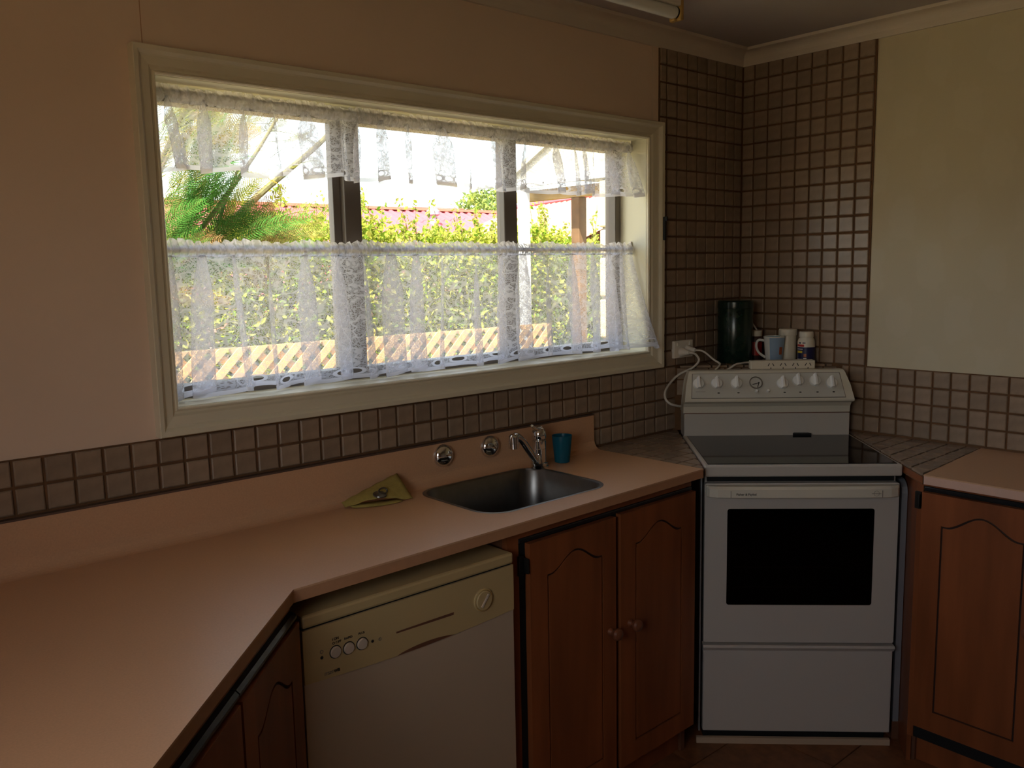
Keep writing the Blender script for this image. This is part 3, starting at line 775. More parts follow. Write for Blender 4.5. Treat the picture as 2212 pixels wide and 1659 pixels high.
# ------------------------------------------------------------------ cabinets
def arch(u0, u1, v0, v1, h, n=28):
    pts = [(u0, v0), (u1, v0), (u1, v1)]
    for k in range(1, n):
        t_ = k / n; x = u1 + (u0 - u1) * t_
        tt = min(1, max(0, (t_ - 0.06) / 0.88))
        pts.append((x, v1 + h * (0.5 - 0.5 * math.cos(2 * PI * tt)) ** 0.9))
    pts.append((u0, v1)); return pts
def cab_door(parent, xf, U0, U1, V0, V1, ua, ub, va, vb, h, knob=None, hinge=None):
    """door in a local frame: u along the front, w out of the face (+ towards the room), v up."""
    dr_pts = arch(ua, ub, va, vb, h); n = len(dr_pts)
    outer = []
    for i, (u, v) in enumerate(dr_pts):
        if i == 0: outer.append((U0, V0))
        elif i == 1: outer.append((U1, V0))
        elif i == 2: outer.append((U1, V1))
        elif i == n - 1: outer.append((U0, V1))
        else: outer.append((U1 + (U0 - U1) * (i - 2) / (n - 3), V1))
    th = 0.018
    mb = MB(xf)
    V = [(u, v, th) for u, v in outer] + [(u, v, th) for u, v in dr_pts] + [(u, v, th - 0.005) for u, v in dr_pts] + [(u, v, 0) for u, v in outer]
    F = []
    for i in range(n):
        j = (i + 1) % n
        F += [(i, j, n + j, n + i), (n + i, n + j, 2 * n + j, 2 * n + i), (j, i, 3 * n + i, 3 * n + j)]
    F.append([3 * n + i for i in range(n)][::-1])
    mb.add(V, F)
    door = obj('door', mb, 'cabinet_wood', parent, fix=False)
    mb = MB(xf); mb.prism(dr_pts, th - 0.009, th - 0.005); obj('door_groove', mb, 'groove_shade', door)
    gi = 0.0055
    inn = arch(ua + gi, ub - gi, va + gi, vb - gi, h)
    mb = MB(xf); mb.prism(inn, th - 0.0055, th - 0.0005); obj('door_panel', mb, 'cabinet_wood', door)
    if knob:
        mb = MB(xf)
        mb.lathe([(0.011, 0.0), (0.010, 0.004), (0.0075, 0.010), (0.009, 0.016), (0.0155, 0.022), (0.0175, 0.029), (0.015, 0.036), (0.008, 0.040), (0, 0.041)], (knob[0], knob[1], th - 0.0005), 20)
        obj('knob', mb, 'knob_wood', door)
    if hinge:
        mb = MB(xf); mb.box(hinge[0] - 0.013, hinge[0] + 0.004, hinge[1] - 0.026, hinge[1] + 0.026, 0.0, 0.010, 0.002).box(hinge[0] + 0.003, hinge[0] + 0.007, hinge[1] - 0.020, hinge[1] + 0.020, 0.0, 0.024, 0.0015)
        obj('hinge', mb, 'hinge_metal', door)
    return door
def frame_xf(origin, udir):           # local (u, v, w): u along front, v up, w out of the face
    u = Vector((*udir, 0)).normalized(); v = Vector((0, 0, 1)); w_ = u.cross(v)
    return Matrix(((u.x, v.x, w_.x, origin[0]), (u.y, v.y, w_.y, origin[1]), (u.z, v.z, w_.z, origin[2]), (0, 0, 0, 1)))
# sink cabinet, front plane slightly skewed with the bench edge
XS = frame_xf((-1.668, -0.455, 0), (1, 0.020))
sc_ = thing('sink_cabinet', (-1.28, -0.25, 0), 'dark timber base cabinet with two arched doors under the sink', 'cabinet')
c = MB(XS); c.box(0, 0.018, 0.0, ZB - EDGE_T, -0.42, -0.018).box(0.75, 0.768, 0, ZB - EDGE_T, -0.42, -0.018).box(0.018, 0.75, 0.09, 0.106, -0.42, -0.018)
obj('carcass', c, 'carcass', sc_)
c = MB(XS); c.box(0, 0.038, 0.085, ZB - EDGE_T, -0.018, 0.0).box(0.038, 0.768, 0.870, ZB - EDGE_T, -0.018, 0.0)
obj('face_frame', c, 'cabinet_wood', sc_)
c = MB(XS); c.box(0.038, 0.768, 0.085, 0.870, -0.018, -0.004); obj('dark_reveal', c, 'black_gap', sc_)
c = MB(XS); c.box(0.0, 0.768, 0.0, 0.085, -0.045, -0.030); obj('kickboard', c, 'cabinet_wood', sc_)
c = MB(XS); c.box(0.038, 0.768, 0.857, 0.869, -0.004, 0.003, 0.003); obj('black_strip', c, 'black_paint', sc_)
cab_door(sc_, XS, 0.060, 0.392, 0.098, 0.855, 0.122, 0.338, 0.160, 0.760, 0.043, (0.366, 0.530), (0.045, 0.800))
cab_door(sc_, XS, 0.413, 0.766, 0.098, 0.857, 0.478, 0.700, 0.160, 0.760, 0.044, (0.452, 0.530))
# right cabinet
XRc = frame_xf((-0.455, -0.934, 0), (-0.020, -1))
rc_ = thing('corner_cabinet', (-0.23, -1.4, 0), 'dark timber base cabinet with an arched door to the right of the stove', 'cabinet')
c = MB(XRc); c.box(0, 0.018, 0, ZB - EDGE_T, -0.42, -0.018).box(1.2, 1.218, 0, ZB - EDGE_T, -0.42, -0.018).box(0.018, 1.2, 0.09, 0.106, -0.42, -0.018); obj('carcass', c, 'carcass', rc_)
c = MB(XRc); c.box(0, 0.018, 0.085, ZB - EDGE_T, -0.018, 0).box(0.018, 1.218, 0.880, ZB - EDGE_T, -0.018, 0); obj('face_frame', c, 'cabinet_wood', rc_)
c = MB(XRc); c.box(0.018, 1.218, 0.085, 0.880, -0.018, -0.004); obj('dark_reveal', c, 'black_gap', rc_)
c = MB(XRc); c.box(0, 1.218, 0, 0.085, -0.045, -0.030); obj('kickboard', c, 'cabinet_wood', rc_)
e0, e1 = (-0.455, -0.934), nx_(-0.80, 0.372)
obj('end_panel', MB().prism([e0, e1, (e1[0] + 0.008, e1[1] - 0.010), (e0[0] + 0.008, e0[1] - 0.010)], 0.0, ZB - 0.032), 'cabinet_wood', rc_)
c = MB(XRc); c.box(0.020, 1.2, 0.866, 0.879, -0.004, 0.003, 0.003); obj('black_strip', c, 'black_paint', rc_)
cab_door(rc_, XRc, 0.022, 0.365, 0.132, 0.864, 0.080, 0.305, 0.194, 0.772, 0.046, (0.335, 0.53), (0.010, 0.835))
cab_door(rc_, XRc, 0.380, 0.730, 0.132, 0.864, 0.440, 0.670, 0.194, 0.772, 0.046, (0.41, 0.53))
# diagonal cabinet on the left
dl = (-0.83, -0.86); ln = math.hypot(*dl); du = (-dl[0] / ln, -dl[1] / ln)     # u towards the dishwasher (right in view)
XD = frame_xf((-3.085, -1.330, 0), du)
Ld = ln - 0.02
dc = thing('diagonal_cabinet', (-2.75, -0.90, 0), 'dark timber diagonal base cabinet left of the dishwasher', 'cabinet')
U1 = Ld - 0.005
c = MB(XD); c.box(0, U1, 0.085, 0.10, -0.30, -0.018).box(0, 0.018, 0.1, ZB - EDGE_T, -0.20, -0.018); obj('carcass', c, 'carcass', dc)
c = MB(XD); c.box(0, U1, 0.878, ZB - EDGE_T, -0.018, 0.0); obj('face_frame', c, 'cabinet_wood', dc)
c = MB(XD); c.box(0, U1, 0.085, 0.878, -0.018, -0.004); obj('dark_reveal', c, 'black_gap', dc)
c = MB(XD); c.box(0, U1, 0, 0.085, -0.045, -0.030); obj('kickboard', c, 'cabinet_wood', dc)
sg = U1 - 0.330
for a0, a1 in ((0.02, sg - 0.004), (sg, U1 - 0.01)):
    mb = MB(XD)
    prf = [(0.0, 0.857), (0.010, 0.859), (0.016, 0.866), (0.016, 0.871), (0.010, 0.877), (0.0, 0.878)]
    n = len(prf); V = [(a0, z, y) for y, z in prf] + [(a1, z, y) for y, z in prf]
    mb.add(V, [(i, i + 1, n + i + 1, n + i) for i in range(n - 1)] + [list(range(n)), list(range(n, 2 * n))])
    obj('black_strip', mb, 'black_paint', dc)
cab_door(dc, XD, sg + 0.004, U1 - 0.004, 0.098, 0.855, sg + 0.062, U1 - 0.066, 0.160, 0.762, 0.043)
cab_door(dc, XD, sg - 0.345, sg - 0.006, 0.098, 0.855, sg - 0.285, sg - 0.066, 0.160, 0.762, 0.043)

# ------------------------------------------------------------------ dishwasher
dw = thing('dishwasher', (-1.964, -0.25, 0), 'yellowed cream dishwasher under the worktop between the timber cabinets', 'dishwasher')
A0, A1 = -2.250, -1.680; FYd = -0.490
obj('body', MB().box(A0 + 0.004, A1 - 0.004, -0.455, -0.03, 0.03, 0.845), 'dw_door', dw)
obj('lid', MB().box(A0, A1, FYd - 0.002, -0.02, 0.8285, 0.856, 0.006), 'dw_cream', dw)
# control panel with a smiling lower edge
prow = []
n = 30
def low(t_): return 0.711 - 0.010 * math.sin(PI * t_) - 0.004 * (0.5 - 0.5 * math.cos(2 * PI * min(1, max(0, (t_ - 0.34) / 0.36)))) * 0
top = [(A0 + (A1 - A0) * i / n, 0.8245) for i in range(n + 1)]; bot = [(A0 + (A1 - A0) * i / n, low(i / n)) for i in range(n + 1)]
V = [(x, FYd, z) for x, z in bot] + [(x, FYd, z) for x, z in top] + [(x, FYd + 0.03, z) for x, z in bot] + [(x, FYd + 0.03, z) for x, z in top]
k = n + 1; F = []
for i in range(n): F += [(i, i + 1, k + i + 1, k + i), (i + 1, i, 2 * k + i, 2 * k + i + 1), (k + i, k + i + 1, 3 * k + i + 1, 3 * k + i)]
F += [(0, k, 3 * k, 2 * k), (n, 2 * k + n, 3 * k + n, k + n)]
panel = obj('control_panel', MB().add(V, F), 'dw_cream', dw)
obj('seam', MB().box(A0 + 0.003, A1 - 0.003, FYd + 0.006, FYd + 0.03, 0.823, 0.8295), 'black_gap', dw)
door = MB(); V = [(x, FYd + 0.003, z - 0.0015) for x, z in bot] + [(x, FYd + 0.003, 0.10) for x, z in bot] + [(x, FYd + 0.03, z - 0.0015) for x, z in bot] + [(x, FYd + 0.03, 0.10) for x, z in bot]
F = []
for i in range(n): F += [(i + 1, i, k + i, k + i + 1), (i, i + 1, 2 * k + i + 1, 2 * k + i), (k + i + 1, k + i, 3 * k + i, 3 * k + i + 1)]
F += [(0, 2 * k, 3 * k, k), (n, k + n, 3 * k + n, 2 * k + n)]
obj('door', door.add(V, F), 'dw_door', dw)
obj('kick_panel', MB().box(A0 + 0.006, A1 - 0.006, FYd + 0.03, FYd + 0.04, 0.005, 0.098), 'dw_door', dw)
rx = Matrix.Rotation(PI / 2, 3, 'X')
dial = obj('program_dial', MB().lathe([(0.0285, 0.0), (0.0285, 0.003), (0.0265, 0.004), (0.0245, 0.0030), (0.0238, 0.006), (0.022, 0.0075), (0, 0.0078)], (-1.778, FYd, 0.762), 32, rot=rx), 'dw_cream', panel)
obj('dial_groove', MB().lathe([(0.0265, 0.0041), (0.0258, 0.0046), (0.0249, 0.0041)], (-1.778, FYd, 0.762), 32, rot=rx, cap=False), 'yellowed', panel)
mb = MB(Matrix.Translation((-1.778, FYd - 0.0078, 0.762)) @ Matrix.Rotation(math.radians(38), 4, 'Y')); mb.box(-0.003, 0.003, -0.003, 0.0, -0.018, 0.018, 0.001); obj('dial_grip', mb, 'dw_button', panel)
# narrow air slot, tapered
obj('air_slot', MB().add([(-2.026, FYd - 0.0006, 0.7535), (-1.867, FYd - 0.0006, 0.7505), (-1.866, FYd - 0.0006, 0.7570), (-1.94, FYd - 0.0006, 0.7575), (-2.026, FYd - 0.0006, 0.7575)], [(0, 1, 2, 3, 4)]), 'carcass', panel, fix=False)
# handle recess: arched dark cut at the lower edge
hp = [(-2.024 + 0.157 * i / 14, 0.7025 + 0.0085 * math.sin(PI * i / 14) ** 0.7) for i in range(15)]
hb_ = [(-2.024 + 0.157 * i / 14, low((-2.024 + 0.157 * i / 14 - A0) / (A1 - A0)) + 0.0005) for i in range(15)]
V = [(x, FYd - 0.0006, z) for x, z in hp] + [(x, FYd - 0.0006, z) for x, z in hb_]
obj('handle_recess', MB().add(V, [(15 + i, 16 + i, i + 1, i) for i in range(14)]), 'carcass', panel, fix=False)
for x, z in ((-2.177, 0.760), (-2.1455, 0.7585), (-2.113, 0.758)):
    obj('button', MB().lathe([(0.0122, 0.0), (0.0122, 0.003), (0.011, 0.0048), (0, 0.0056)], (x, FYd, z), 22, rot=rx), 'dw_button', panel)
    obj('button_ring', MB().lathe([(0.0142, 0.0), (0.0142, 0.0008), (0.0124, 0.0008)], (x, FYd, z), 22, rot=rx, cap=False), 'print_dark', panel)
for x, z in ((-2.209, 0.7575), (-2.087, 0.755)):
    obj('indicator', MB().lathe([(0.0033, 0.0), (0.0033, 0.001), (0, 0.001)], (x, FYd, z), 12, rot=rx), 'print_dark', panel)
obj('indicator_ring', MB().lathe([(0.0036, 0.0), (0.0036, 0.0008), (0.0024, 0.0008)], (-2.068, FYd, 0.754), 14, rot=rx, cap=False), 'print_grey', panel)
obj('indicator_ring', MB().lathe([(0.0040, 0.0), (0.0040, 0.0008), (0.0026, 0.0008)], (-2.209, FYd, 0.770), 14, rot=rx, cap=False), 'print_grey', panel)
def on_dw(x, z): return Matrix.Translation((x, FYd - 0.0008, z)) @ Matrix.Rotation(PI / 2, 4, 'X')
text_mesh('button_lettering', 'I ON', 0.0075, 'print_dark', panel, on_dw(-2.184, 0.786), 0.0001)
text_mesh('button_lettering', 'O OFF', 0.0075, 'print_dark', panel, on_dw(-2.184, 0.7775), 0.0001)
text_mesh('button_lettering', 'RAPID', 0.0070, 'print_dark', panel, on_dw(-2.1555, 0.7790), 0.0001)
text_mesh('button_lettering', 'PLUS', 0.0070, 'print_dark', panel, on_dw(-2.121, 0.7795), 0.0001)
text_mesh('panel_lettering', 'ITS20', 0.0090, 'print_grey', panel, on_dw(-2.205, 0.7165), 0.0001)
text_mesh('panel_lettering', 'WB', 0.0090, 'print_dark', panel, on_dw(-2.183, 0.7165), 0.0003)

# ------------------------------------------------------------------ stove
st = thing('stove', XF45 @ Vector((0, -0.6, 0)), 'white freestanding stove with black ceramic hob set across the corner', 'stove')
X4 = XF45
def B(*a): return MB(X4).box(*a)
obj('body', B(-0.294, 0.294, -0.866, -0.33, 0.03, 0.884), 'enamel', st)
hobf = obj('hob_frame', B(-0.302, 0.302, -0.902, -0.405, 0.885, 0.9225, 0.006), 'enamel', st)
obj('hob_glass', B(-0.289, 0.289, -0.889, -0.430, 0.9215, 0.9245, 0.001), 'black_glass', st)
mb = MB(X4); mb.prism([(0.089, -0.437), (0.155, -0.437), (0.148, -0.421), (0.096, -0.421)], 0.9225, 0.932); obj('flue_vent', mb, 'black_paint', st)
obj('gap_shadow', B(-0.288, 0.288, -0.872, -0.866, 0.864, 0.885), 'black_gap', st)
obj('backguard', B(-0.298, 0.294, -0.420, -0.330, 0.915, 1.004, 0.003), 'enamel', st)
# control housing: profile (y,z) lofted, tapering upwards
hp_ = [(-0.420, 1.0065, 0.297), (-0.424, 1.030, 0.297), (-0.436, 1.044, 0.2975), (-0.458, 1.050, 0.298), (-0.466, 1.054, 0.298), (-0.467, 1.060, 0.298), (-0.440, 1.108, 0.291), (-0.414, 1.150, 0.279), (-0.408, 1.157, 0.276), (-0.400, 1.160, 0.274), (-0.352, 1.158, 0.274), (-0.334, 1.120, 0.285), (-0.334, 1.0065, 0.297)]
V = []; n = len(hp_)
for sgn in (-1, 1):
    for y, z, hw in hp_: V.append((sgn * hw - 0.004, y, z))
F = [(i, (i + 1) % n, n + (i + 1) % n, n + i) for i in range(n)] + [list(range(n)), list(range(n, 2 * n))]
obj('control_housing', MB(X4).add(V, F), 'stove_plastic', st)
obj('seam', B(-0.296, 0.292, -0.4185, -0.34, 1.003, 1.0075), 'carcass', st)
# slanted fascia frame: local (x, s up the slope, w out)
p0 = Vector((0, -0.4640, 1.0655)); p1 = Vector((0, -0.4155, 1.148)); sd = (p1 - p0).normalized(); wd_ = Vector((1, 0, 0)).cross(sd).normalized()
XP = X4 @ Matrix(((1, 0, 0, 0), (0, sd.y, wd_.y, p0.y), (0, sd.z, wd_.z, p0.z), (0, 0, 0, 1)))
if wd_.y > 0: raise RuntimeError('fascia normal')
Lf = (p1 - p0).length
cpnl = obj('control_panel', MB(XP).add([(-0.277, 0.002, 0), (0.262, 0.002, 0), (0.252, Lf, 0), (-0.268, Lf, 0), (-0.277, 0.002, 0.0022), (0.262, 0.002, 0.0022), (0.252, Lf, 0.0022), (-0.268, Lf, 0.0022)], [(0, 3, 2, 1), (4, 5, 6, 7), (0, 1, 5, 4), (1, 2, 6, 5), (2, 3, 7, 6), (3, 0, 4, 7)]), 'control_fascia', st)
bd = MB(XP)
for q in ((-0.279, -0.0005, 0.264, 0.002), (-0.270, Lf, 0.254, Lf + 0.002)): bd.add([(q[0], q[1], 0.0012), (q[2], q[1], 0.0012), (q[2], q[3], 0.0012), (q[0], q[3], 0.0012)], [(0, 1, 2, 3)])
bd.add([(-0.2795, 0, 0.0012), (-0.277, 0, 0.0012), (-0.268, Lf, 0.0012), (-0.2705, Lf, 0.0012)], [(0, 1, 2, 3)]).add([(0.262, 0, 0.0012), (0.2645, 0, 0.0012), (0.2545, Lf, 0.0012), (0.252, Lf, 0.0012)], [(0, 1, 2, 3)])
obj('panel_border', bd, 'print_grey', cpnl, fix=False)
def sl(z): return (z - p0.z) / sd.z
KN = [(-0.250, 1.115), (-0.185, 1.115), (-0.115, 1.115), (0.048, 1.113), (0.103, 1.121), (0.163, 1.121), (0.220, 1.113)]
for i, (x, z) in enumerate(KN):
    s_ = sl(z)
    kb = MB(XP); kb.lathe([(0.0205, 0.0022), (0.0205, 0.006), (0.0190, 0.011), (0.015, 0.0125), (0, 0.013)], (x, s_, 0), 26)
    kb.add([(x - 0.0075, s_ - 0.020, 0.010), (x + 0.0075, s_ - 0.020, 0.010), (x + 0.0065, s_ + 0.021, 0.010), (x - 0.0065, s_ + 0.021, 0.010), (x - 0.0035, s_ - 0.0215, 0.026), (x + 0.0035, s_ - 0.0215, 0.026), (x + 0.003, s_ + 0.0215, 0.026), (x - 0.003, s_ + 0.0215, 0.026)], [(0, 3, 2, 1), (4, 5, 6, 7), (0, 1, 5, 4), (1, 2, 6, 5), (2, 3, 7, 6), (3, 0, 4, 7)])
    ko = obj('control_knob', kb, 'knob_white', cpnl)
    pm = MB(XP); pm.box(x + 0.003, x + 0.009, s_ + 0.0225, s_ + 0.0265, 0.0021, 0.0030); obj('pointer_mark', pm, 'print_dark', cpnl)
    if i > 0:
        sp_ = sl(1.0835); mk = MB(XP); mk.add([(x + 0.004 + 0.0048 * math.cos(a), sp_ + 0.0022 * math.sin(a), 0.0026) for a in [2 * PI * q / 12 for q in range(12)]], [list(range(12))]); obj('indicator_mark', mk, 'print_dark', cpnl, fix=False)
    else:
        mk = MB(XP); mk.box(x - 0.012, x + 0.022, sl(1.088), sl(1.0888), 0.0021, 0.0025); obj('scale_print', mk, 'print_grey', cpnl)
cs_ = sl(1.1165)
obj('clock_rim', MB(XP).lathe([(0.0235, 0.0022), (0.0235, 0.006), (0.0222, 0.0075), (0.0205, 0.006), (0.0200, 0.0025)], (-0.046, cs_, 0), 32, cap=False), 'print_grey', cpnl)
obj('clock_face', MB(XP).lathe([(0.0208, 0.0030), (0, 0.0031)], (-0.046, cs_, 0), 32), 'control_fascia', cpnl)
for ang, ln_ in ((-108, 0.019), (196, 0.024)):
    a = math.radians(ang); hx = -0.036; hz = cs_ - 0.001
    mb = MB(XP); dx, dy = math.cos(a), math.sin(a); px, py = -dy * 0.0012, dx * 0.0012
    mb.add([(hx - px, hz - py, 0.0048), (hx + px, hz + py, 0.0048), (hx + dx * ln_ + px, hz + dy * ln_ + py, 0.0048), (hx + dx * ln_ - px, hz + dy * ln_ - py, 0.0048)], [(0, 1, 2, 3)])
    obj('clock_hand', mb, 'print_dark', cpnl, fix=False)
obj('clock_pin', MB(XP).lathe([(0.0026, 0.003), (0.0026, 0.006), (0, 0.006)], (-0.036, cs_ - 0.001, 0), 12), 'print_dark', cpnl)
for x in (-0.047, -0.006):
    obj('timer_button', MB(XP).lathe([(0.0052, 0.002), (0.0052, 0.011), (0.0040, 0.013), (0, 0.0132)], (x, sl(1.0875), 0), 16), 'knob_white', cpnl)
# oven door
DZ0, DZ1 = 0.340, 0.862
dY0, dY1 = -0.889, -0.868
od = MB(X4)
wx, wz0, wz1 = 0.2265, 0.465, 0.780
def ring_plate(mb, o, i_, y0, y1):
    n = len(o)
    V = [(x, y0, z) for x, z in o] + [(x, y0, z) for x, z in i_] + [(x, y1, z) for x, z in o] + [(x, y1, z) for x, z in i_]
    F = []
    for a in range(n):
        b_ = (a + 1) % n
        F += [(a, b_, n + b_, n + a), (2 * n + b_, 2 * n + a, 3 * n + a, 3 * n + b_), (b_, a, 2 * n + a, 2 * n + b_), (n + a, n + b_, 3 * n + b_, 3 * n + a)]
    return mb.add(V, F)
ring_plate(od, rrect(-0.297, 0.299, DZ0, DZ1, 0.006, 4), rrect(-wx, wx, wz0, wz1, 0.008, 4), dY0, dY1)
odo = obj('oven_door', od, 'enamel', st)
obj('oven_cavity', B(-0.235, 0.235, -0.8685, -0.866, 0.455, 0.79), 'oven_dark', st)
mb = MB(X4); gl_ = rrect(-wx, wx, wz0, wz1, 0.008, 4); mb.add([(x, -0.8885, z) for x, z in gl_] + [(x, -0.884, z) for x, z in gl_], [list(range(len(gl_))), list(range(len(gl_), 2 * len(gl_)))[::-1]] + [(i, (i + 1) % len(gl_), len(gl_) + (i + 1) % len(gl_), len(gl_) + i) for i in range(len(gl_))])
obj('oven_window', mb, 'oven_glass', odo)
for z in (0.585, 0.520):
    mb = MB(X4); mb.tube([(-0.20, -0.874, z), (0.13, -0.874, z)], 0.0022, 6)
    for q in range(6): mb.tube([(-0.17 + 0.052 * q, -0.874, z), (-0.17 + 0.052 * q, -0.8735, z + 0.007)], 0.0018, 6)
    obj('oven_rack', mb, 'rack_wire', st)
hpf = [(-0.294, -0.889), (-0.294, -0.896), (-0.286, -0.907), (-0.262, -0.9165), (-0.20, -0.921), (-0.10, -0.923), (0.0, -0.9235)]
hpf = hpf + [(-x + 0.002, y) for x, y in hpf[::-1][1:]]
mb = MB(X4); n = len(hpf); V = []
for z, k_ in ((0.8225, 0.0), (0.8245, 0.003), (0.8500, 0.002), (0.8575, -0.006)):
    V += [(x, y - (k_ if y < -0.89 else 0) if k_ > 0 else y + (-k_ if y < -0.897 else 0), z) for x, y in hpf]
F = [(l * n + i, l * n + i + 1, (l + 1) * n + i + 1, (l + 1) * n + i) for l in range(3) for i in range(n - 1)] + [list(range(n)), list(range(3 * n, 4 * n))]
F += [(n - 1 + 0 * n, 0, n, 2 * n - 1), (2 * n - 1, n, 2 * n, 3 * n - 1), (3 * n - 1, 2 * n, 3 * n, 4 * n - 1)]
hdl = obj('door_handle', mb.add(V, F), 'stove_plastic', odo)
for x in (-0.2225, 0.2365):
    mb = MB(X4); mb.box(x - 0.0006, x + 0.0006, -0.9235, -0.915, 0.8245, 0.846); obj('handle_joint', mb, 'print_grey', odo)
def on_st(x, y, z): return X4 @ Matrix.Translation((x, y, z)) @ Matrix.Rotation(PI / 2, 4, 'X')
text_mesh('maker_lettering', 'Fisher & Paykel', 0.0100, 'print_dark', odo, on_st(-0.207, -0.9262, 0.8325), 0.0001)
mb = MB(on_st(0.217, -0.9262, 0.8375)); mb.lathe([(0.0085, 0), (0.0085, 0.0004), (0.0077, 0.0004)], (0, 0, 0), 24, cap=False); obj('maker_emblem', mb, 'print_grey', odo)
mb = MB(X4); mb.box(0.203, 0.231, -0.9266, -0.9262, 0.8368, 0.8382); obj('emblem_bar', mb, 'print_grey', odo)
# drawer
dr_ = obj('warming_drawer', B(-0.297, 0.299, -0.889, -0.868, 0.036, 0.322, 0.004), 'enamel', st)
V = [(-0.299, -0.868, 0.333), (-0.299, -0.897, 0.333), (-0.299, -0.901, 0.326), (-0.299, -0.889, 0.312), (-0.299, -0.868, 0.312)]
V = V + [(0.301, y, z) for _, y, z in V]
obj('drawer_lip', MB(X4).add(V, [(0, 1, 2, 3, 4), (9, 8, 7, 6, 5)] + [(i, (i + 1) % 5, 5 + (i + 1) % 5, 5 + i) for i in range(5)]), 'enamel', dr_)
obj('base_strip', B(-0.318, 0.296, -0.902, -0.890, 0.0, 0.020), 'dw_door', st)
obj('plinth', B(-0.29, 0.29, -0.86, -0.36, 0.0, 0.032), 'black_gap', st)
obj('side_trim', B(-0.3085, -0.304, -0.878, -0.860, 0.03, 0.880), 'galv', st)
# tray in the gap
tr_ = MB(X4); pts = [(-0.86, 0.06), (-0.86, 0.82)]
for k in range(1, 7): a = PI / 2 * k / 6; pts.append((-0.86 + 0.04 * (1 - math.cos(a)), 0.82 + 0.04 * math.sin(a)))
pts += [(-0.45, 0.86), (-0.45, 0.06)]
V = [(0.318, y, z) for y, z in pts] + [(0.336, y, z) for y, z in pts]; n = len(pts)
# the gap between stove side and cabinet side
tr_.add(V, [list(range(n)), list(range(n, 2 * n))[::-1]] + [(i, (i + 1) % n, n + (i + 1) % n, n + i) for i in range(n)])
obj('oven_tray', tr_, 'galv', label='pale grey oven tray with rounded top corner standing in the gap right of the stove', cat='tray')
mb = MB(X4).box(0.316, 0.338, -0.86, -0.45, 0.0, 0.06)
obj('gap_batten', mb, 'carcass', label='dark timber batten on the floor under the pale tray beside the stove', cat='batten')

# ------------------------------------------------------------------ power outlet, cords, power board
go = thing('power_outlet', (-0.388, -0.006, 1.20), 'cream double power outlet on the brown tiles right of the window', 'outlet')
obj('face_plate', MB().box(-0.445, -0.331, -0.020, -0.0055, 1.197, 1.262, 0.003), 'plastic_white', go)
for x in (-0.425, -0.351): obj('rocker_switch', MB().box(x - 0.006, x + 0.006, -0.024, -0.019, 1.242, 1.256, 0.0015), 'plastic_white', go)
def cord(name, plug_c, path, r, label, ends=()):
    root = thing(name, plug_c, label, 'cord')
    x, y, z = plug_c
    pgm = MB().lathe([(0.0165, 0.0), (0.0165, 0.010), (0.011, 0.022), (0.008, 0.034), (0.006, 0.038)], (x, -0.0205, z), 18, rot=rx)
    obj('plug', pgm, 'plastic_white', root)
    obj('flex', MB().tube(spline(path, 8), r, 10), 'cord_white', root)
cord('electrical_cable', (-0.405, -0.02, 1.219), [(-0.405, -0.055, 1.219), (-0.385, -0.070, 1.213), (-0.370, -0.076, 1.188), (-0.392, -0.064, 1.162), (-0.428, -0.034, 1.140), (-0.470, -0.030, 1.118), (-0.528, -0.046, 1.090), (-0.556, -0.066, 1.066), (-0.550, -0.082, 1.047), (-0.518, -0.090, 1.036), (-0.488, -0.084, 1.030)], 0.0042, 'white power cord looping out beside the stove control panel')
cord('extension_cord', (-0.368, -0.02, 1.226), [(-0.368, -0.055, 1.226), (-0.345, -0.078, 1.220), (-0.325, -0.110, 1.190), (-0.318, -0.132, 1.176), (-0.338, -0.140, 1.165), (-0.362, -0.142, 1.155), (-0.366, -0.150, 1.148), (-0.345, -0.165, 1.149), (-0.315, -0.176, 1.162), (-0.29, -0.183, 1.1735), (-0.262, -0.186, 1.1755), (-0.232, -0.186, 1.1755), (-0.21, -0.200, 1.1755), (-0.215, -0.228, 1.176), (-0.232, -0.243, 1.176)], 0.0036, 'white power cord running over the tiled ledge to the power board')
pbd = thing('power_board', X4 @ Vector((0.063, -0.355, 1.16)), 'cream four-outlet power board lying on top of the stove control panel', 'power board')
pbx = obj('case', B(-0.052, 0.180, -0.374, -0.336, 1.1585, 1.190, 0.004), 'board_white', pbd)
for x in (0.021, 0.065, 0.109, 0.154):
    for dx, a in ((-0.008, 30), (0.008, -30)):
        mb = MB(X4 @ Matrix.Translation((x + dx, -0.374, 1.1755)) @ Matrix.Rotation(math.radians(a), 4, 'Y')); mb.box(-0.0013, 0.0013, -0.0006, 0.001, -0.0055, 0.0055); obj('socket_slot', mb, 'print_dark', pbd)
    mb = MB(X4); mb.box(x - 0.0013, x + 0.0013, -0.3746, -0.373, 1.1595, 1.1655); obj('socket_slot', mb, 'print_dark', pbd)

# ------------------------------------------------------------------ things on the ledge
def W(n_, r): return Vector((*nx_(n_, r), 0))
ZL = TOPB
cc = W(-0.195, -0.052)
cn = thing('canister', (cc.x, cc.y, ZL), 'tall dark green canister on the tiled ledge in the corner', 'canister')
obj('canister_body', MB().lathe([(0, 0.0), (0.064, 0.0), (0.066, 0.004), (0.066, 0.206), (0.064, 0.210)], (cc.x, cc.y, ZL + 0.0005), 40), 'canister_green', cn)
obj('canister_lid', MB().lathe([(0.067, 0.208), (0.0675, 0.216), (0.067, 0.232), (0.062, 0.238), (0.03, 0.2405), (0, 0.241)], (cc.x, cc.y, ZL + 0.0005), 40), 'canister_green', cn)
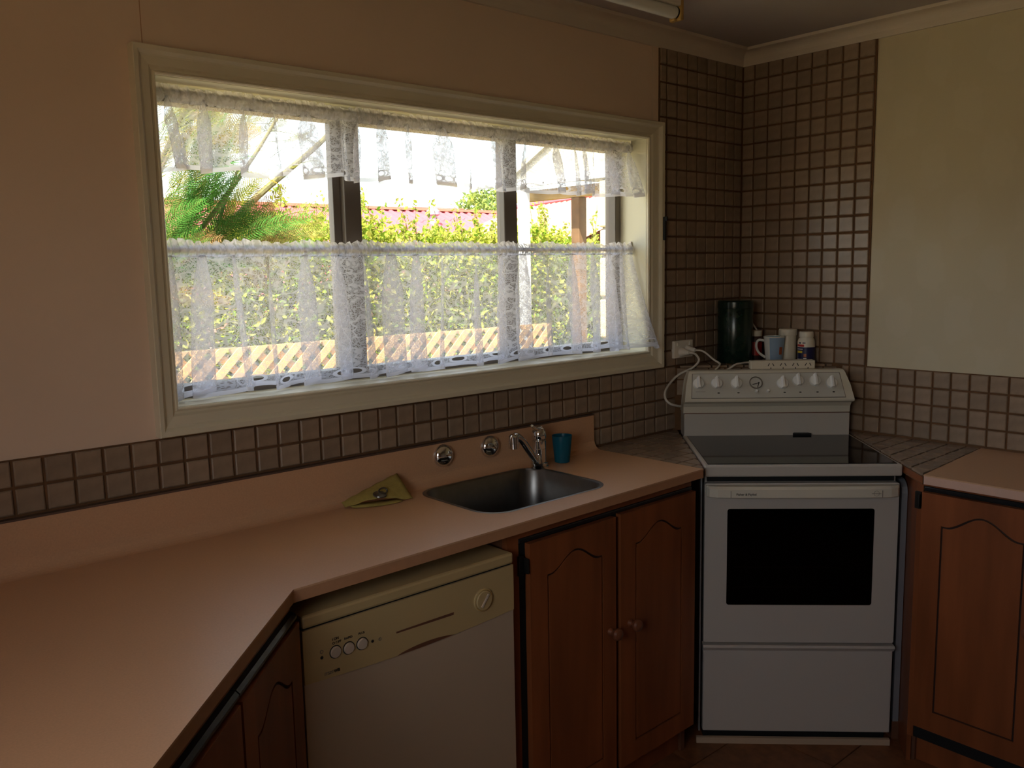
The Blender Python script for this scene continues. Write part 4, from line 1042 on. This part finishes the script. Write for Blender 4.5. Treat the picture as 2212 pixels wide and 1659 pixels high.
# mug
mc = W(-0.232, 0.088)
mg = thing('mug', (mc.x, mc.y, ZL), 'white and blue coffee mug with dark teal inside on the ledge', 'mug')
obj('mug_body', MB().lathe([(0.0, 0.006), (0.028, 0.006), (0.0375, 0.100), (0.0388, 0.1015), (0.0398, 0.100), (0.0300, 0.002), (0.028, 0.0), (0, 0)], (mc.x, mc.y, ZL + 0.0005), 36, cap=False), 'mug_white', mg)
obj('mug_lining', MB().lathe([(0.0, 0.007), (0.0275, 0.0075), (0.0372, 0.0985)], (mc.x, mc.y, ZL + 0.0005), 36, cap=False), 'mug_inside', mg, fix=False)
vd = Vector((cam.location.x if False else -3.03 - mc.x, -2.02 - mc.y, 0)); va_ = math.atan2(vd.y, vd.x)
def shell(c, a0, a1, prof, seg=14):        # outer printed wrap: prof (r,h)
    V = []; F = []; n = len(prof)
    for i in range(seg + 1):
        a = a0 + (a1 - a0) * i / seg
        for r, h in prof: V.append((c.x + r * math.cos(a), c.y + r * math.sin(a), c.z + h))
    for i in range(seg):
        for k in range(n - 1): F.append((i * n + k, (i + 1) * n + k, (i + 1) * n + k + 1, i * n + k + 1))
    return MB().add(V, F, True)
mz = Vector((mc.x, mc.y, ZL + 0.0005))
obj('mug_print', shell(mz, va_ - 0.45, va_ + 1.35, [(0.0308, 0.003), (0.0400, 0.097)]), 'mug_blue', mg, fix=False)
obj('mug_motif', shell(mz, va_ + 0.55, va_ + 0.95, [(0.0343, 0.033), (0.0371, 0.062)]), 'print_orange', mg, fix=False)
hv = Vector((math.cos(va_ - 1.45), math.sin(va_ - 1.45), 0))
hpth = spline([mz + hv * 0.036 + Vector((0, 0, 0.084)), mz + hv * 0.058 + Vector((0, 0, 0.086)), mz + hv * 0.066 + Vector((0, 0, 0.066)), mz + hv * 0.057 + Vector((0, 0, 0.040)), mz + hv * 0.032 + Vector((0, 0, 0.020))], 6)
obj('mug_handle', MB().tube(hpth, 0.0048, 10), 'mug_white', mg)
# jar behind mug
jc = W(-0.150, 0.034); jz = Vector((jc.x, jc.y, ZL + 0.0005))
jr = thing('spice_jar', jz, 'small jar with a white lid and dark red label behind the mug', 'jar')
obj('jar_body', MB().lathe([(0, 0), (0.0255, 0.0), (0.027, 0.003), (0.027, 0.088), (0.022, 0.097)], jz, 28), 'label_dark', jr)
obj('jar_label', MB().lathe([(0.0272, 0.022), (0.0273, 0.074)], jz, 28, cap=False), 'label_red', jr, fix=False)
obj('jar_lid', MB().lathe([(0.0255, 0.096), (0.026, 0.098), (0.026, 0.116), (0.024, 0.118), (0, 0.1185)], jz, 28), 'jar_white', jr)
sv = jz + Vector((0, 0, 0.122)); sx = Vector((1, -1, 0)).normalized()
spn = MB().tube([sv + sx * 0.006 - Vector((0, 0, 0.002)), sv - sx * 0.004 + Vector((0, 0, 0.012)), sv - sx * 0.013 + Vector((0, 0, 0.024))], [0.0028, 0.0034, 0.0030], 8)
obj('plastic_spoon', spn, 'spoon_plastic', label='white plastic spoon handle resting on the lidded jar behind the mug', cat='spoon')
# white bottles
b1 = W(-0.205, 0.146); bz = Vector((b1.x, b1.y, ZL + 0.0005))
bt1 = thing('pill_bottle', bz, 'plain tall white bottle between the mug and the navy label', 'bottle', 'white bottles on the ledge')
obj('bottle_body', MB().lathe([(0, 0), (0.029, 0.0), (0.031, 0.003), (0.031, 0.098), (0.029, 0.104)], bz, 32), 'jar_white', bt1)
obj('bottle_cap', MB().lathe([(0.0335, 0.102), (0.0345, 0.104), (0.0345, 0.123), (0.033, 0.1255), (0.030, 0.1265), (0, 0.1265)], bz, 32), 'jar_white', bt1)
b2 = W(-0.262, 0.200); b2z = Vector((b2.x, b2.y, ZL + 0.0005))
bt2 = thing('pill_bottle', b2z, 'rounded white bottle with a navy, red and yellow label, rightmost on the ledge', 'bottle', 'white bottles on the ledge')
obj('bottle_body', MB().lathe([(0, 0), (0.029, 0.0), (0.0315, 0.003), (0.0315, 0.080), (0.029, 0.090), (0.024, 0.096), (0.023, 0.100)], b2z, 32), 'jar_white', bt2)
obj('bottle_cap', MB().lathe([(0.0255, 0.098), (0.0262, 0.100), (0.0262, 0.116), (0.0245, 0.119), (0, 0.1195)], b2z, 32), 'jar_white', bt2)
v2 = math.atan2(-2.02 - b2.y, -3.03 - b2.x)
def lab(a0, a1, z0, z1, mat, r=0.0319): obj('bottle_label', shell(b2z, v2 + a0, v2 + a1, [(r, z0), (r, z1)], 12), mat, bt2, fix=False)
lab(-1.6, 1.75, 0.010, 0.062, 'label_navy')
lab(-1.3, -0.25, 0.064, 0.072, 'label_red'); lab(-1.25, -0.45, 0.040, 0.048, 'label_yellow', 0.0322); lab(-1.2, -0.4, 0.014, 0.018, 'mug_white', 0.0322)
lab(-0.30, 0.05, 0.013, 0.022, 'mug_white', 0.0322); lab(-0.28, 0.03, 0.025, 0.037, 'print_orange', 0.0322); lab(-1.25, -0.4, 0.053, 0.056, 'mug_white', 0.0322)
lab(-0.95, -0.65, 0.075, 0.080, 'label_navy'); lab(-0.45, -0.1, 0.076, 0.0795, 'label_navy')

# ------------------------------------------------------------------ ceiling light
LYc = -0.262
cl = thing('fluorescent_light', (-1.25, LYc, CEIL), 'white fluorescent tube batten on the ceiling with a yellowed end holder', 'light')
obj('batten', MB().box(-1.88, -0.753, LYc - 0.022, LYc + 0.022, CEIL - 0.024, CEIL - 0.0005, 0.004), 'plastic_white', cl)
obj('tube', MB().tube([(-1.88, LYc, 2.319), (-0.770, LYc, 2.319)], 0.019, 18), 'tube_glass', cl)
obj('end_holder', MB().box(-0.764, -0.748, LYc - 0.023, LYc + 0.023, 2.295, CEIL - 0.0005, 0.004).box(-0.776, -0.763, LYc - 0.008, LYc + 0.008, 2.293, 2.301, 0.002), 'yellowed', cl)
obj('end_cap', MB().tube([(-0.770, LYc, 2.319), (-0.763, LYc, 2.319)], 0.0198, 18), 'hinge_metal', cl)
obj('end_holder', MB().box(-1.896, -1.88, LYc - 0.023, LYc + 0.023, 2.295, CEIL - 0.0005, 0.004), 'yellowed', cl)

# ================================================================== outside
GZ = -0.35
obj('ground', MB().box(-40, 70, -45, 80, GZ - 0.2, GZ), 'grass', kind='structure')
obj('eave', MB().box(XL - 0.6, 0.6, T, T + 0.55, CEIL + 0.02, CEIL + 0.10), 'fascia_white', kind='structure')
obj('roof', MB().box(XL - 0.6, 0.6, YR - 0.9, T + 0.55, CEIL + 0.12, CEIL + 0.22), 'gable_cream', kind='structure')
# ---- lattice fence
la = thing('lattice_fence', (0.25, 3.0, GZ), 'sunlit orange timber lattice fence seen low through the lace', 'fence')
LX0, LX1, LZ0, LZ1 = -1.75, 1.86, GZ, 1.10
for sgn in (1, -1):
    sp_ = 0.125; cnt = int((LX1 - LX0 + LZ1 - LZ0) / sp_) + 1
    for i in range(cnt):
        # strip along direction (1, sgn)/sqrt2 clipped to the rectangle
        c0 = (LX0 - (LZ1 - LZ0) + i * sp_) if sgn > 0 else (LX0 + i * sp_)
        hw = 0.024
        poly = [(c0 - hw * R2, LZ0), (c0 + hw * R2, LZ0), (c0 + hw * R2 + sgn * 3.0, LZ0 + 3.0), (c0 - hw * R2 + sgn * 3.0, LZ0 + 3.0)]
        q = clip_convex([(LX0, LZ0), (LX1, LZ0), (LX1, LZ1), (LX0, LZ1)], poly)
        if len(q) < 3 or area(q) < 0.004: continue
        y0 = 3.0 if sgn > 0 else 3.012
        mb = MB(Matrix(((1, 0, 0, 0), (0, 0, 1, 0), (0, 1, 0, 0), (0, 0, 0, 1)))); mb.prism(q, y0, y0 + 0.011); obj('slat', mb, 'lattice_wood', la)
obj('bottom_rail', MB().box(LX0, LX1, 2.985, 3.035, LZ0, LZ0 + 0.05), 'lattice_wood', la)
# ---- hedge
def leaf_cloud(mb, c, size, rnd):
    a = Vector((rnd.gauss(0, 1), rnd.gauss(0, 1), rnd.gauss(0, 1))).normalized()
    b_ = a.orthogonal().normalized(); b_.rotate(Matrix.Rotation(rnd.uniform(0, 6.28), 3, a)); n_ = a.cross(b_)
    l = size * rnd.uniform(0.7, 1.25); w_ = l * 0.27
    mb.add([c, c + a * l * 0.5 + b_ * w_ + n_ * 0.1 * l, c + a * l, c + a * l * 0.5 - b_ * w_ + n_ * 0.1 * l], [(0, 1, 2, 3)])
rn = random.Random(21)
hg = thing('hedge', (2.0, 4.8, GZ), 'bright yellow-green leafy hedge beyond the window', 'hedge')
mb = MB()
def htop(x): return 1.93 + 0.06 * math.sin(x * 2.3) + 0.04 * math.sin(x * 6.1 + 1) - max(0, x - 2.6) * 0.10
for i in range(26000):
    x = rn.uniform(-1.6, 5.2); y = 4.35 + abs(rn.gauss(0, 0.22)); z = GZ + 0.2 + (htop(x) - GZ - 0.2) * rn.random() ** 0.62
    leaf_cloud(mb, Vector((x, y, z)), 0.064, rn)
for i in range(12000):
    x = rn.uniform(-1.7, 5.4); y = 4.75 + abs(rn.gauss(0, 0.15)); z = GZ + 0.1 + (htop(x) - 0.10 - GZ) * rn.random() ** 0.8
    leaf_cloud(mb, Vector((x, y, z)), 0.105, rn)
for i in range(5000):
    x = rn.uniform(-1.8, 5.6); y = 5.05 + abs(rn.gauss(0, 0.08)); z = GZ + 0.1 + (htop(x) - 0.16 - GZ) * rn.random()
    leaf_cloud(mb, Vector((x, y, z)), 0.18, rn)
obj('foliage', mb, 'hedge_leaf', hg, kind='stuff', fix=False)
mb = MB(); st_ = MB()
for i in range(95):
    x = rn.uniform(-0.6, 4.4); y = 4.35 + rn.random() * 0.5; h = rn.uniform(0.08, 0.34) if rn.random() < 0.9 else rn.uniform(0.3, 0.45)
    z0 = htop(x) - 0.1; tx = rn.uniform(-0.12, 0.12)
    st_.tube([(x, y, z0), (x + tx * 0.4, y, z0 + h * 0.6), (x + tx, y, z0 + h + 0.08)], [0.004, 0.003, 0.0015], 5)
    for k in range(int(10 + h * 40)):
        t_ = rn.random(); leaf_cloud(mb, Vector((x + tx * t_ + rn.gauss(0, 0.012), y + rn.gauss(0, 0.012), z0 + (h + 0.08) * t_)), 0.05, rn)
obj('shoot_leaves', mb, 'hedge_leaf', hg, kind='stuff', fix=False)
obj('stems', st_, 'bark_moss', hg, kind='stuff')
for x in (-0.8, 0.4, 1.6, 2.8, 4.0): obj('trunk', MB().tube([(x, 4.6, GZ), (x + 0.05, 4.6, 0.8), (x, 4.62, 1.5)], [0.04, 0.03, 0.015], 8), 'bark', hg)
# ---- feathery tree
rn = random.Random(5)
def frond_mesh(mat, seed, pairs=34, L_=1.0, lw=0.16):
    r = random.Random(seed); mb = MB(); pts = []
    for i in range(13):
        t_ = i / 12; pts.append(Vector((L_ * t_, 0.03 * math.sin(t_ * 3 + seed), 0.10 * math.sin(t_ * PI * 0.5) - 0.20 * t_ * t_)))
    mb.tube(pts, [0.006 * (1 - 0.8 * i / 12) for i in range(13)], 5)
    for i in range(pairs):
        t_ = 0.10 + 0.90 * i / pairs; k = min(11, int(t_ * 12)); f_ = t_ * 12 - k; p = pts[k].lerp(pts[k + 1], f_)
        ln_ = lw * (math.sin(PI * (0.12 + 0.83 * t_)) ** 0.7) * r.uniform(0.85, 1.1)
        for s_ in (-1, 1):
            d = Vector((0.55, s_ * 1.0, r.uniform(-0.25, 0.1))).normalized(); wv = Vector((0.0042, -s_ * 0.002, 0))
            tip = p + d * ln_ + Vector((0.2 * ln_, 0, -0.18 * ln_)); mid = p + d * ln_ * 0.5
            mb.add([p - wv * 0.6, p + wv * 0.6, mid + wv, tip, mid - wv], [(0, 1, 2, 3, 4)])
            # secondary pinnules give the feathery look
            for q in range(5):
                b_ = p.lerp(tip, 0.25 + 0.15 * q); e = Vector((0.8, s_ * 0.25, 0)).normalized() * ln_ * 0.16
                mb.add([b_, b_ + e + Vector((0, 0.0018, 0)), b_ + e - Vector((0, 0.0018, 0))], [(0, 1, 2)])
                mb.add([b_, b_ - e * 0.7 + Vector((0, s_ * 0.012, 0)), b_ - e * 0.7 + Vector((0, s_ * 0.016, 0))], [(0, 1, 2)])
    return mesh_of('frond', mb, mat)
FM = {k: [frond_mesh(k, s_) for s_ in (1, 2, 3)] for k in ('frond_green', 'frond_olive', 'frond_lime', 'frond_gold', 'frond_brown')}
ft = thing('feathery_tree', (-1.95, 1.75, GZ), 'feathery leaved tree close outside the left of the window', 'tree')
obj('trunk', MB().tube(spline([(-1.95, 1.75, GZ), (-1.92, 1.74, 0.6), (-1.84, 1.70, 1.25), (-1.74, 1.68, 1.50)], 4), 0.05, 10), 'bark', ft)
BR = [([(-1.76, 1.68, 1.46), (-1.555, 1.60, 1.72), (-1.39, 1.60, 1.919), (-1.264, 1.60, 2.083), (-1.13, 1.62, 2.27)], 0.012, 'bark_moss'),
      ([(-1.74, 1.70, 1.48), (-1.433, 1.80, 1.690), (-1.335, 1.82, 1.87), (-1.25, 1.85, 2.02)], 0.011, 'bark'),
      ([(-1.72, 1.72, 1.42), (-1.30, 2.0, 1.72), (-0.998, 2.2, 1.929), (-0.823, 2.2, 2.066), (-0.626, 2.2, 2.222), (-0.42, 2.25, 2.40)], 0.022, 'bark_moss'),
      ([(-1.90, 1.74, 1.0), (-1.80, 1.66, 1.75), (-1.66, 1.62, 2.05), (-1.50, 1.62, 2.35)], 0.014, 'bark'),
      ([(-1.86, 1.74, 1.2), (-1.60, 1.85, 2.0), (-1.363, 2.0, 2.20), (-1.18, 2.0, 2.42)], 0.011, 'bark')]
for pts, r, mt_ in BR:
    sp_ = spline(pts, 5); obj('branch', MB().tube(sp_, [r * (1 - 0.5 * i / len(sp_)) for i in range(len(sp_))], 8), mt_, ft)
def put_frond(p, az, el, roll, s_, mat):
    o = bpy.data.objects.new('frond', rn.choice(FM[mat])); COL.objects.link(o); o.parent = ft; o.location = Vector(p) - WL[ft]
    o.rotation_euler = (Matrix.Rotation(math.radians(az), 3, 'Z') @ Matrix.Rotation(-math.radians(el), 3, 'Y') @ Matrix.Rotation(math.radians(roll), 3, 'X')).to_euler(); o.scale = (s_, s_, s_)
def spray(n_, c, sp, el, sz, mats):
    for k in range(n_):
        p = (rn.uniform(c[0] - sp[0], c[0] + sp[0]), rn.uniform(c[1] - sp[1], c[1] + sp[1]), rn.uniform(c[2] - sp[2], c[2] + sp[2]))
        put_frond(p, rn.uniform(-95, 55), rn.uniform(*el), rn.uniform(20, 160), rn.uniform(*sz), rn.choice(mats))
spray(26, (-1.70, 1.62, 1.66), (0.12, 0.10, 0.16), (10, 75), (0.34, 0.52), ['frond_green', 'frond_green', 'frond_green', 'frond_olive'])
spray(20, (-1.56, 1.62, 1.88), (0.12, 0.06, 0.12), (20, 70), (0.24, 0.40), ['frond_lime', 'frond_green', 'frond_lime'])
spray(22, (-1.62, 1.72, 1.58), (0.20, 0.10, 0.10), (-10, 60), (0.30, 0.46), ['frond_green', 'frond_green', 'frond_brown', 'frond_olive'])
spray(26, (-1.36, 1.84, 1.68), (0.16, 0.08, 0.12), (-25, 40), (0.26, 0.42), ['frond_brown', 'frond_brown', 'frond_olive', 'frond_olive', 'frond_green'])
spray(12, (-1.12, 2.02, 1.74), (0.16, 0.10, 0.08), (-35, 20), (0.28, 0.42), ['frond_brown', 'frond_olive', 'frond_lime'])
spray(34, (-1.42, 1.98, 2.16), (0.16, 0.06, 0.16), (-10, 70), (0.22, 0.36), ['frond_gold', 'frond_gold', 'frond_olive', 'frond_lime'])
spray(28, (-1.62, 1.64, 2.14), (0.12, 0.08, 0.18), (0, 80), (0.22, 0.34), ['frond_olive', 'frond_olive', 'frond_gold', 'frond_green'])
spray(16, (-1.16, 1.92, 2.20), (0.14, 0.10, 0.14), (0, 70), (0.22, 0.34), ['frond_olive', 'frond_lime'])
for k in range(26):
    t_ = k / 25; q = Vector((-1.12, 2.12, 1.84)).lerp(Vector((-0.46, 2.23, 2.36)), t_)
    put_frond(q, rn.uniform(-70, 90), rn.uniform(-60, 70), rn.uniform(0, 180), rn.uniform(0.12, 0.22), rn.choice(['frond_lime', 'frond_olive', 'frond_olive', 'frond_green']))

# ---- patio at the right: gable, fascia, beam, posts
pa = thing('patio_roof', (2.1, 2.6, 2.0), 'cream gable end of a patio roof with white fascia outside the right pane', 'roof')
SWP = Matrix(((0, 0, 1, 0), (1, 0, 0, 0), (0, 1, 0, 0), (0, 0, 0, 1)))      # local (y, z, x)
g_ = [(3.60, 2.315), (3.60, 2.27), (0.9, 2.27), (0.9, 3.0), (2.0, 3.12)]
obj('gable_sheet', MB(SWP).prism(g_, 2.02, 2.04), 'gable_cream', pa)
obj('fascia', MB(SWP).prism([(3.52, 2.215), (3.52, 2.283), (0.9, 2.283), (0.9, 2.215)], 1.985, 2.02), 'fascia_white', pa)
for y in (3.2, 2.95, 2.7, 2.45, 2.2): obj('screw', MB(SWP).prism([(y - 0.006, 2.226), (y + 0.006, 2.226), (y + 0.006, 2.238), (y - 0.006, 2.238)], 1.981, 1.986), 'print_dark', pa)
obj('barge_board', MB(SWP).prism([(3.62, 2.30), (3.62, 2.325), (2.0, 3.14), (2.0, 3.10)], 1.99, 2.06), 'gable_cream', pa)
obj('beam', MB(SWP).prism([(3.75, 2.11), (3.75, 2.20), (0.9, 2.20), (0.9, 2.11)], 2.16, 2.22), 'beam_wood', pa)
obj('roof_sheet', MB(SWP).prism([(3.62, 2.325), (2.0, 3.14), (2.0, 3.16), (3.64, 2.345)], 2.0, 4.5), 'gable_cream', pa)
dp = MB(); dp.box(1.985, 2.055, 3.44, 3.52, GZ, 2.215, 0.004); obj('patio_post', dp, 'fascia_white', label='white square patio post beyond the right pane', cat='post')
obj('patio_post', MB().box(2.16, 2.25, 2.97, 3.06, GZ, 2.11, 0.006), 'post_wood', label='weathered brown timber patio post beyond the right pane', cat='post')
pi_ = thing('stone_pier', (2.12, 2.50, GZ), 'cream limestone pier at the right edge of the window view', 'pier')
z = GZ; kk = 0
obj('mortar_core', MB().box(2.02, 2.24, 2.20, 2.585, GZ, 2.21), 'mortar', pi_)
zs = [GZ, 0.25, 0.62, 0.98, 1.30, 1.62, 1.832, 2.21]
for a, c in zip(zs[:-1], zs[1:]):
    o_ = 0.006 * (kk % 3); obj('stone_block', MB().box(1.995 - o_, 2.25, 2.18, 2.60 - o_ * 1.5, a + 0.012, c - 0.010, 0.012), 'limestone', pi_); kk += 1
# ---- neighbour house
nh = thing('neighbour_house', (11.5, 20, GZ), 'neighbouring house with a red corrugated roof behind the hedge', 'house')
sl_ = math.tan(math.radians(22))
def roof_plane(p0, along, down, L_, D_, rib, mat, parent, name='roof_plane'):
    """trapezoid ribbed sheet: p0 ridge start, along = ridge direction, down = downslope direction (with z)"""
    along = Vector(along).normalized(); down = Vector(down).normalized(); nrm = along.cross(down).normalized()
    if nrm.z < 0: nrm = -nrm
    V = []; F = []; n = int(L_ / rib)
    for i in range(n):
        a = i * rib
        for t_, h in ((0, 0), (0.55, 0), (0.65, 0.045), (0.9, 0.045), (1.0, 0)):
            q = Vector(p0) + along * (a + t_ * rib) + nrm * h; V += [q, q + down * D_]
    for k in range(len(V) // 2 - 1): F.append((2 * k, 2 * k + 1, 2 * k + 3, 2 * k + 2))
    return obj(name, MB().add(V, F), mat, parent, fix=False)
roof_plane((3.5, 20.2, 3.36), (1, 0, 0), (0, -1, -sl_), 14.5, 6.5, 0.30, 'roof_metal', nh)
roof_plane((3.5, 20.2, 3.36), (1, 0, 0), (0, 1, -sl_), 14.5, 5.0, 0.30, 'roof_metal', nh)
obj('ridge_cap', MB().box(3.5, 18.0, 20.05, 20.35, 3.36, 3.44), 'roof_cap', nh)
roof_plane((15.35, 18.4, 3.36), (-1.09, -4.1, 0), (-0.966, 0.257, -sl_), 9.0, 6.0, 0.30, 'roof_cap', nh)
roof_plane((15.35, 18.4, 3.36), (-1.09, -4.1, 0), (0.966, -0.257, -sl_), 9.0, 5.0, 0.30, 'roof_cap', nh)
rcp = MB().tube([(15.35, 18.4, 3.40), (12.95, 9.4, 3.40)], 0.10, 8); obj('ridge_cap', rcp, 'roof_metal', nh)
obj('house_wall', MB().box(4.0, 17.5, 14.6, 25.0, GZ, 1.0), 'brick_far', nh)
obj('roof_vent', MB().lathe([(0.13, -0.3), (0.13, 0.02), (0.20, 0.06), (0.20, 0.16), (0.12, 0.24), (0, 0.26)], (12.62, 19.0, 3.10), 14), 'vent_lilac', nh)
obj('aerial_boom', MB().tube([(11.9, 19.0, 3.36), (14.1, 19.4, 3.40)], 0.012, 6), 'roof_cap', nh)
# ---- far trees
def far_tree(name, c, rx_, rz_, n_, label, size=0.30, seed=1):
    r = random.Random(seed); root = thing(name, (c[0], c[1], GZ), label, 'tree', 'trees behind the neighbouring roof'); mb = MB()
    for i in range(n_):
        v = Vector((r.gauss(0, 1), r.gauss(0, 1), r.gauss(0, 1))).normalized() * (r.random() ** 0.25)
        leaf_cloud(mb, Vector((c[0] + v.x * rx_, c[1] + v.y * rx_, c[2] + v.z * rz_)), size, r)
    obj('crown', mb, 'far_leaf', root, kind='stuff', fix=False)
    obj('trunk', MB().tube([(c[0], c[1], GZ), (c[0] + 0.1, c[1], c[2])], [0.25, 0.12], 8), 'bark', root)
far_tree('rounded_tree', (24.0, 30.0, 4.0), 1.55, 1.35, 1600, 'rounded green tree rising behind the red roof', 0.28, 3)
far_tree('spreading_tree', (29.0, 30.0, 3.9), 2.6, 0.9, 1800, 'low pale green tree behind the right end of the roof', 0.30, 4)
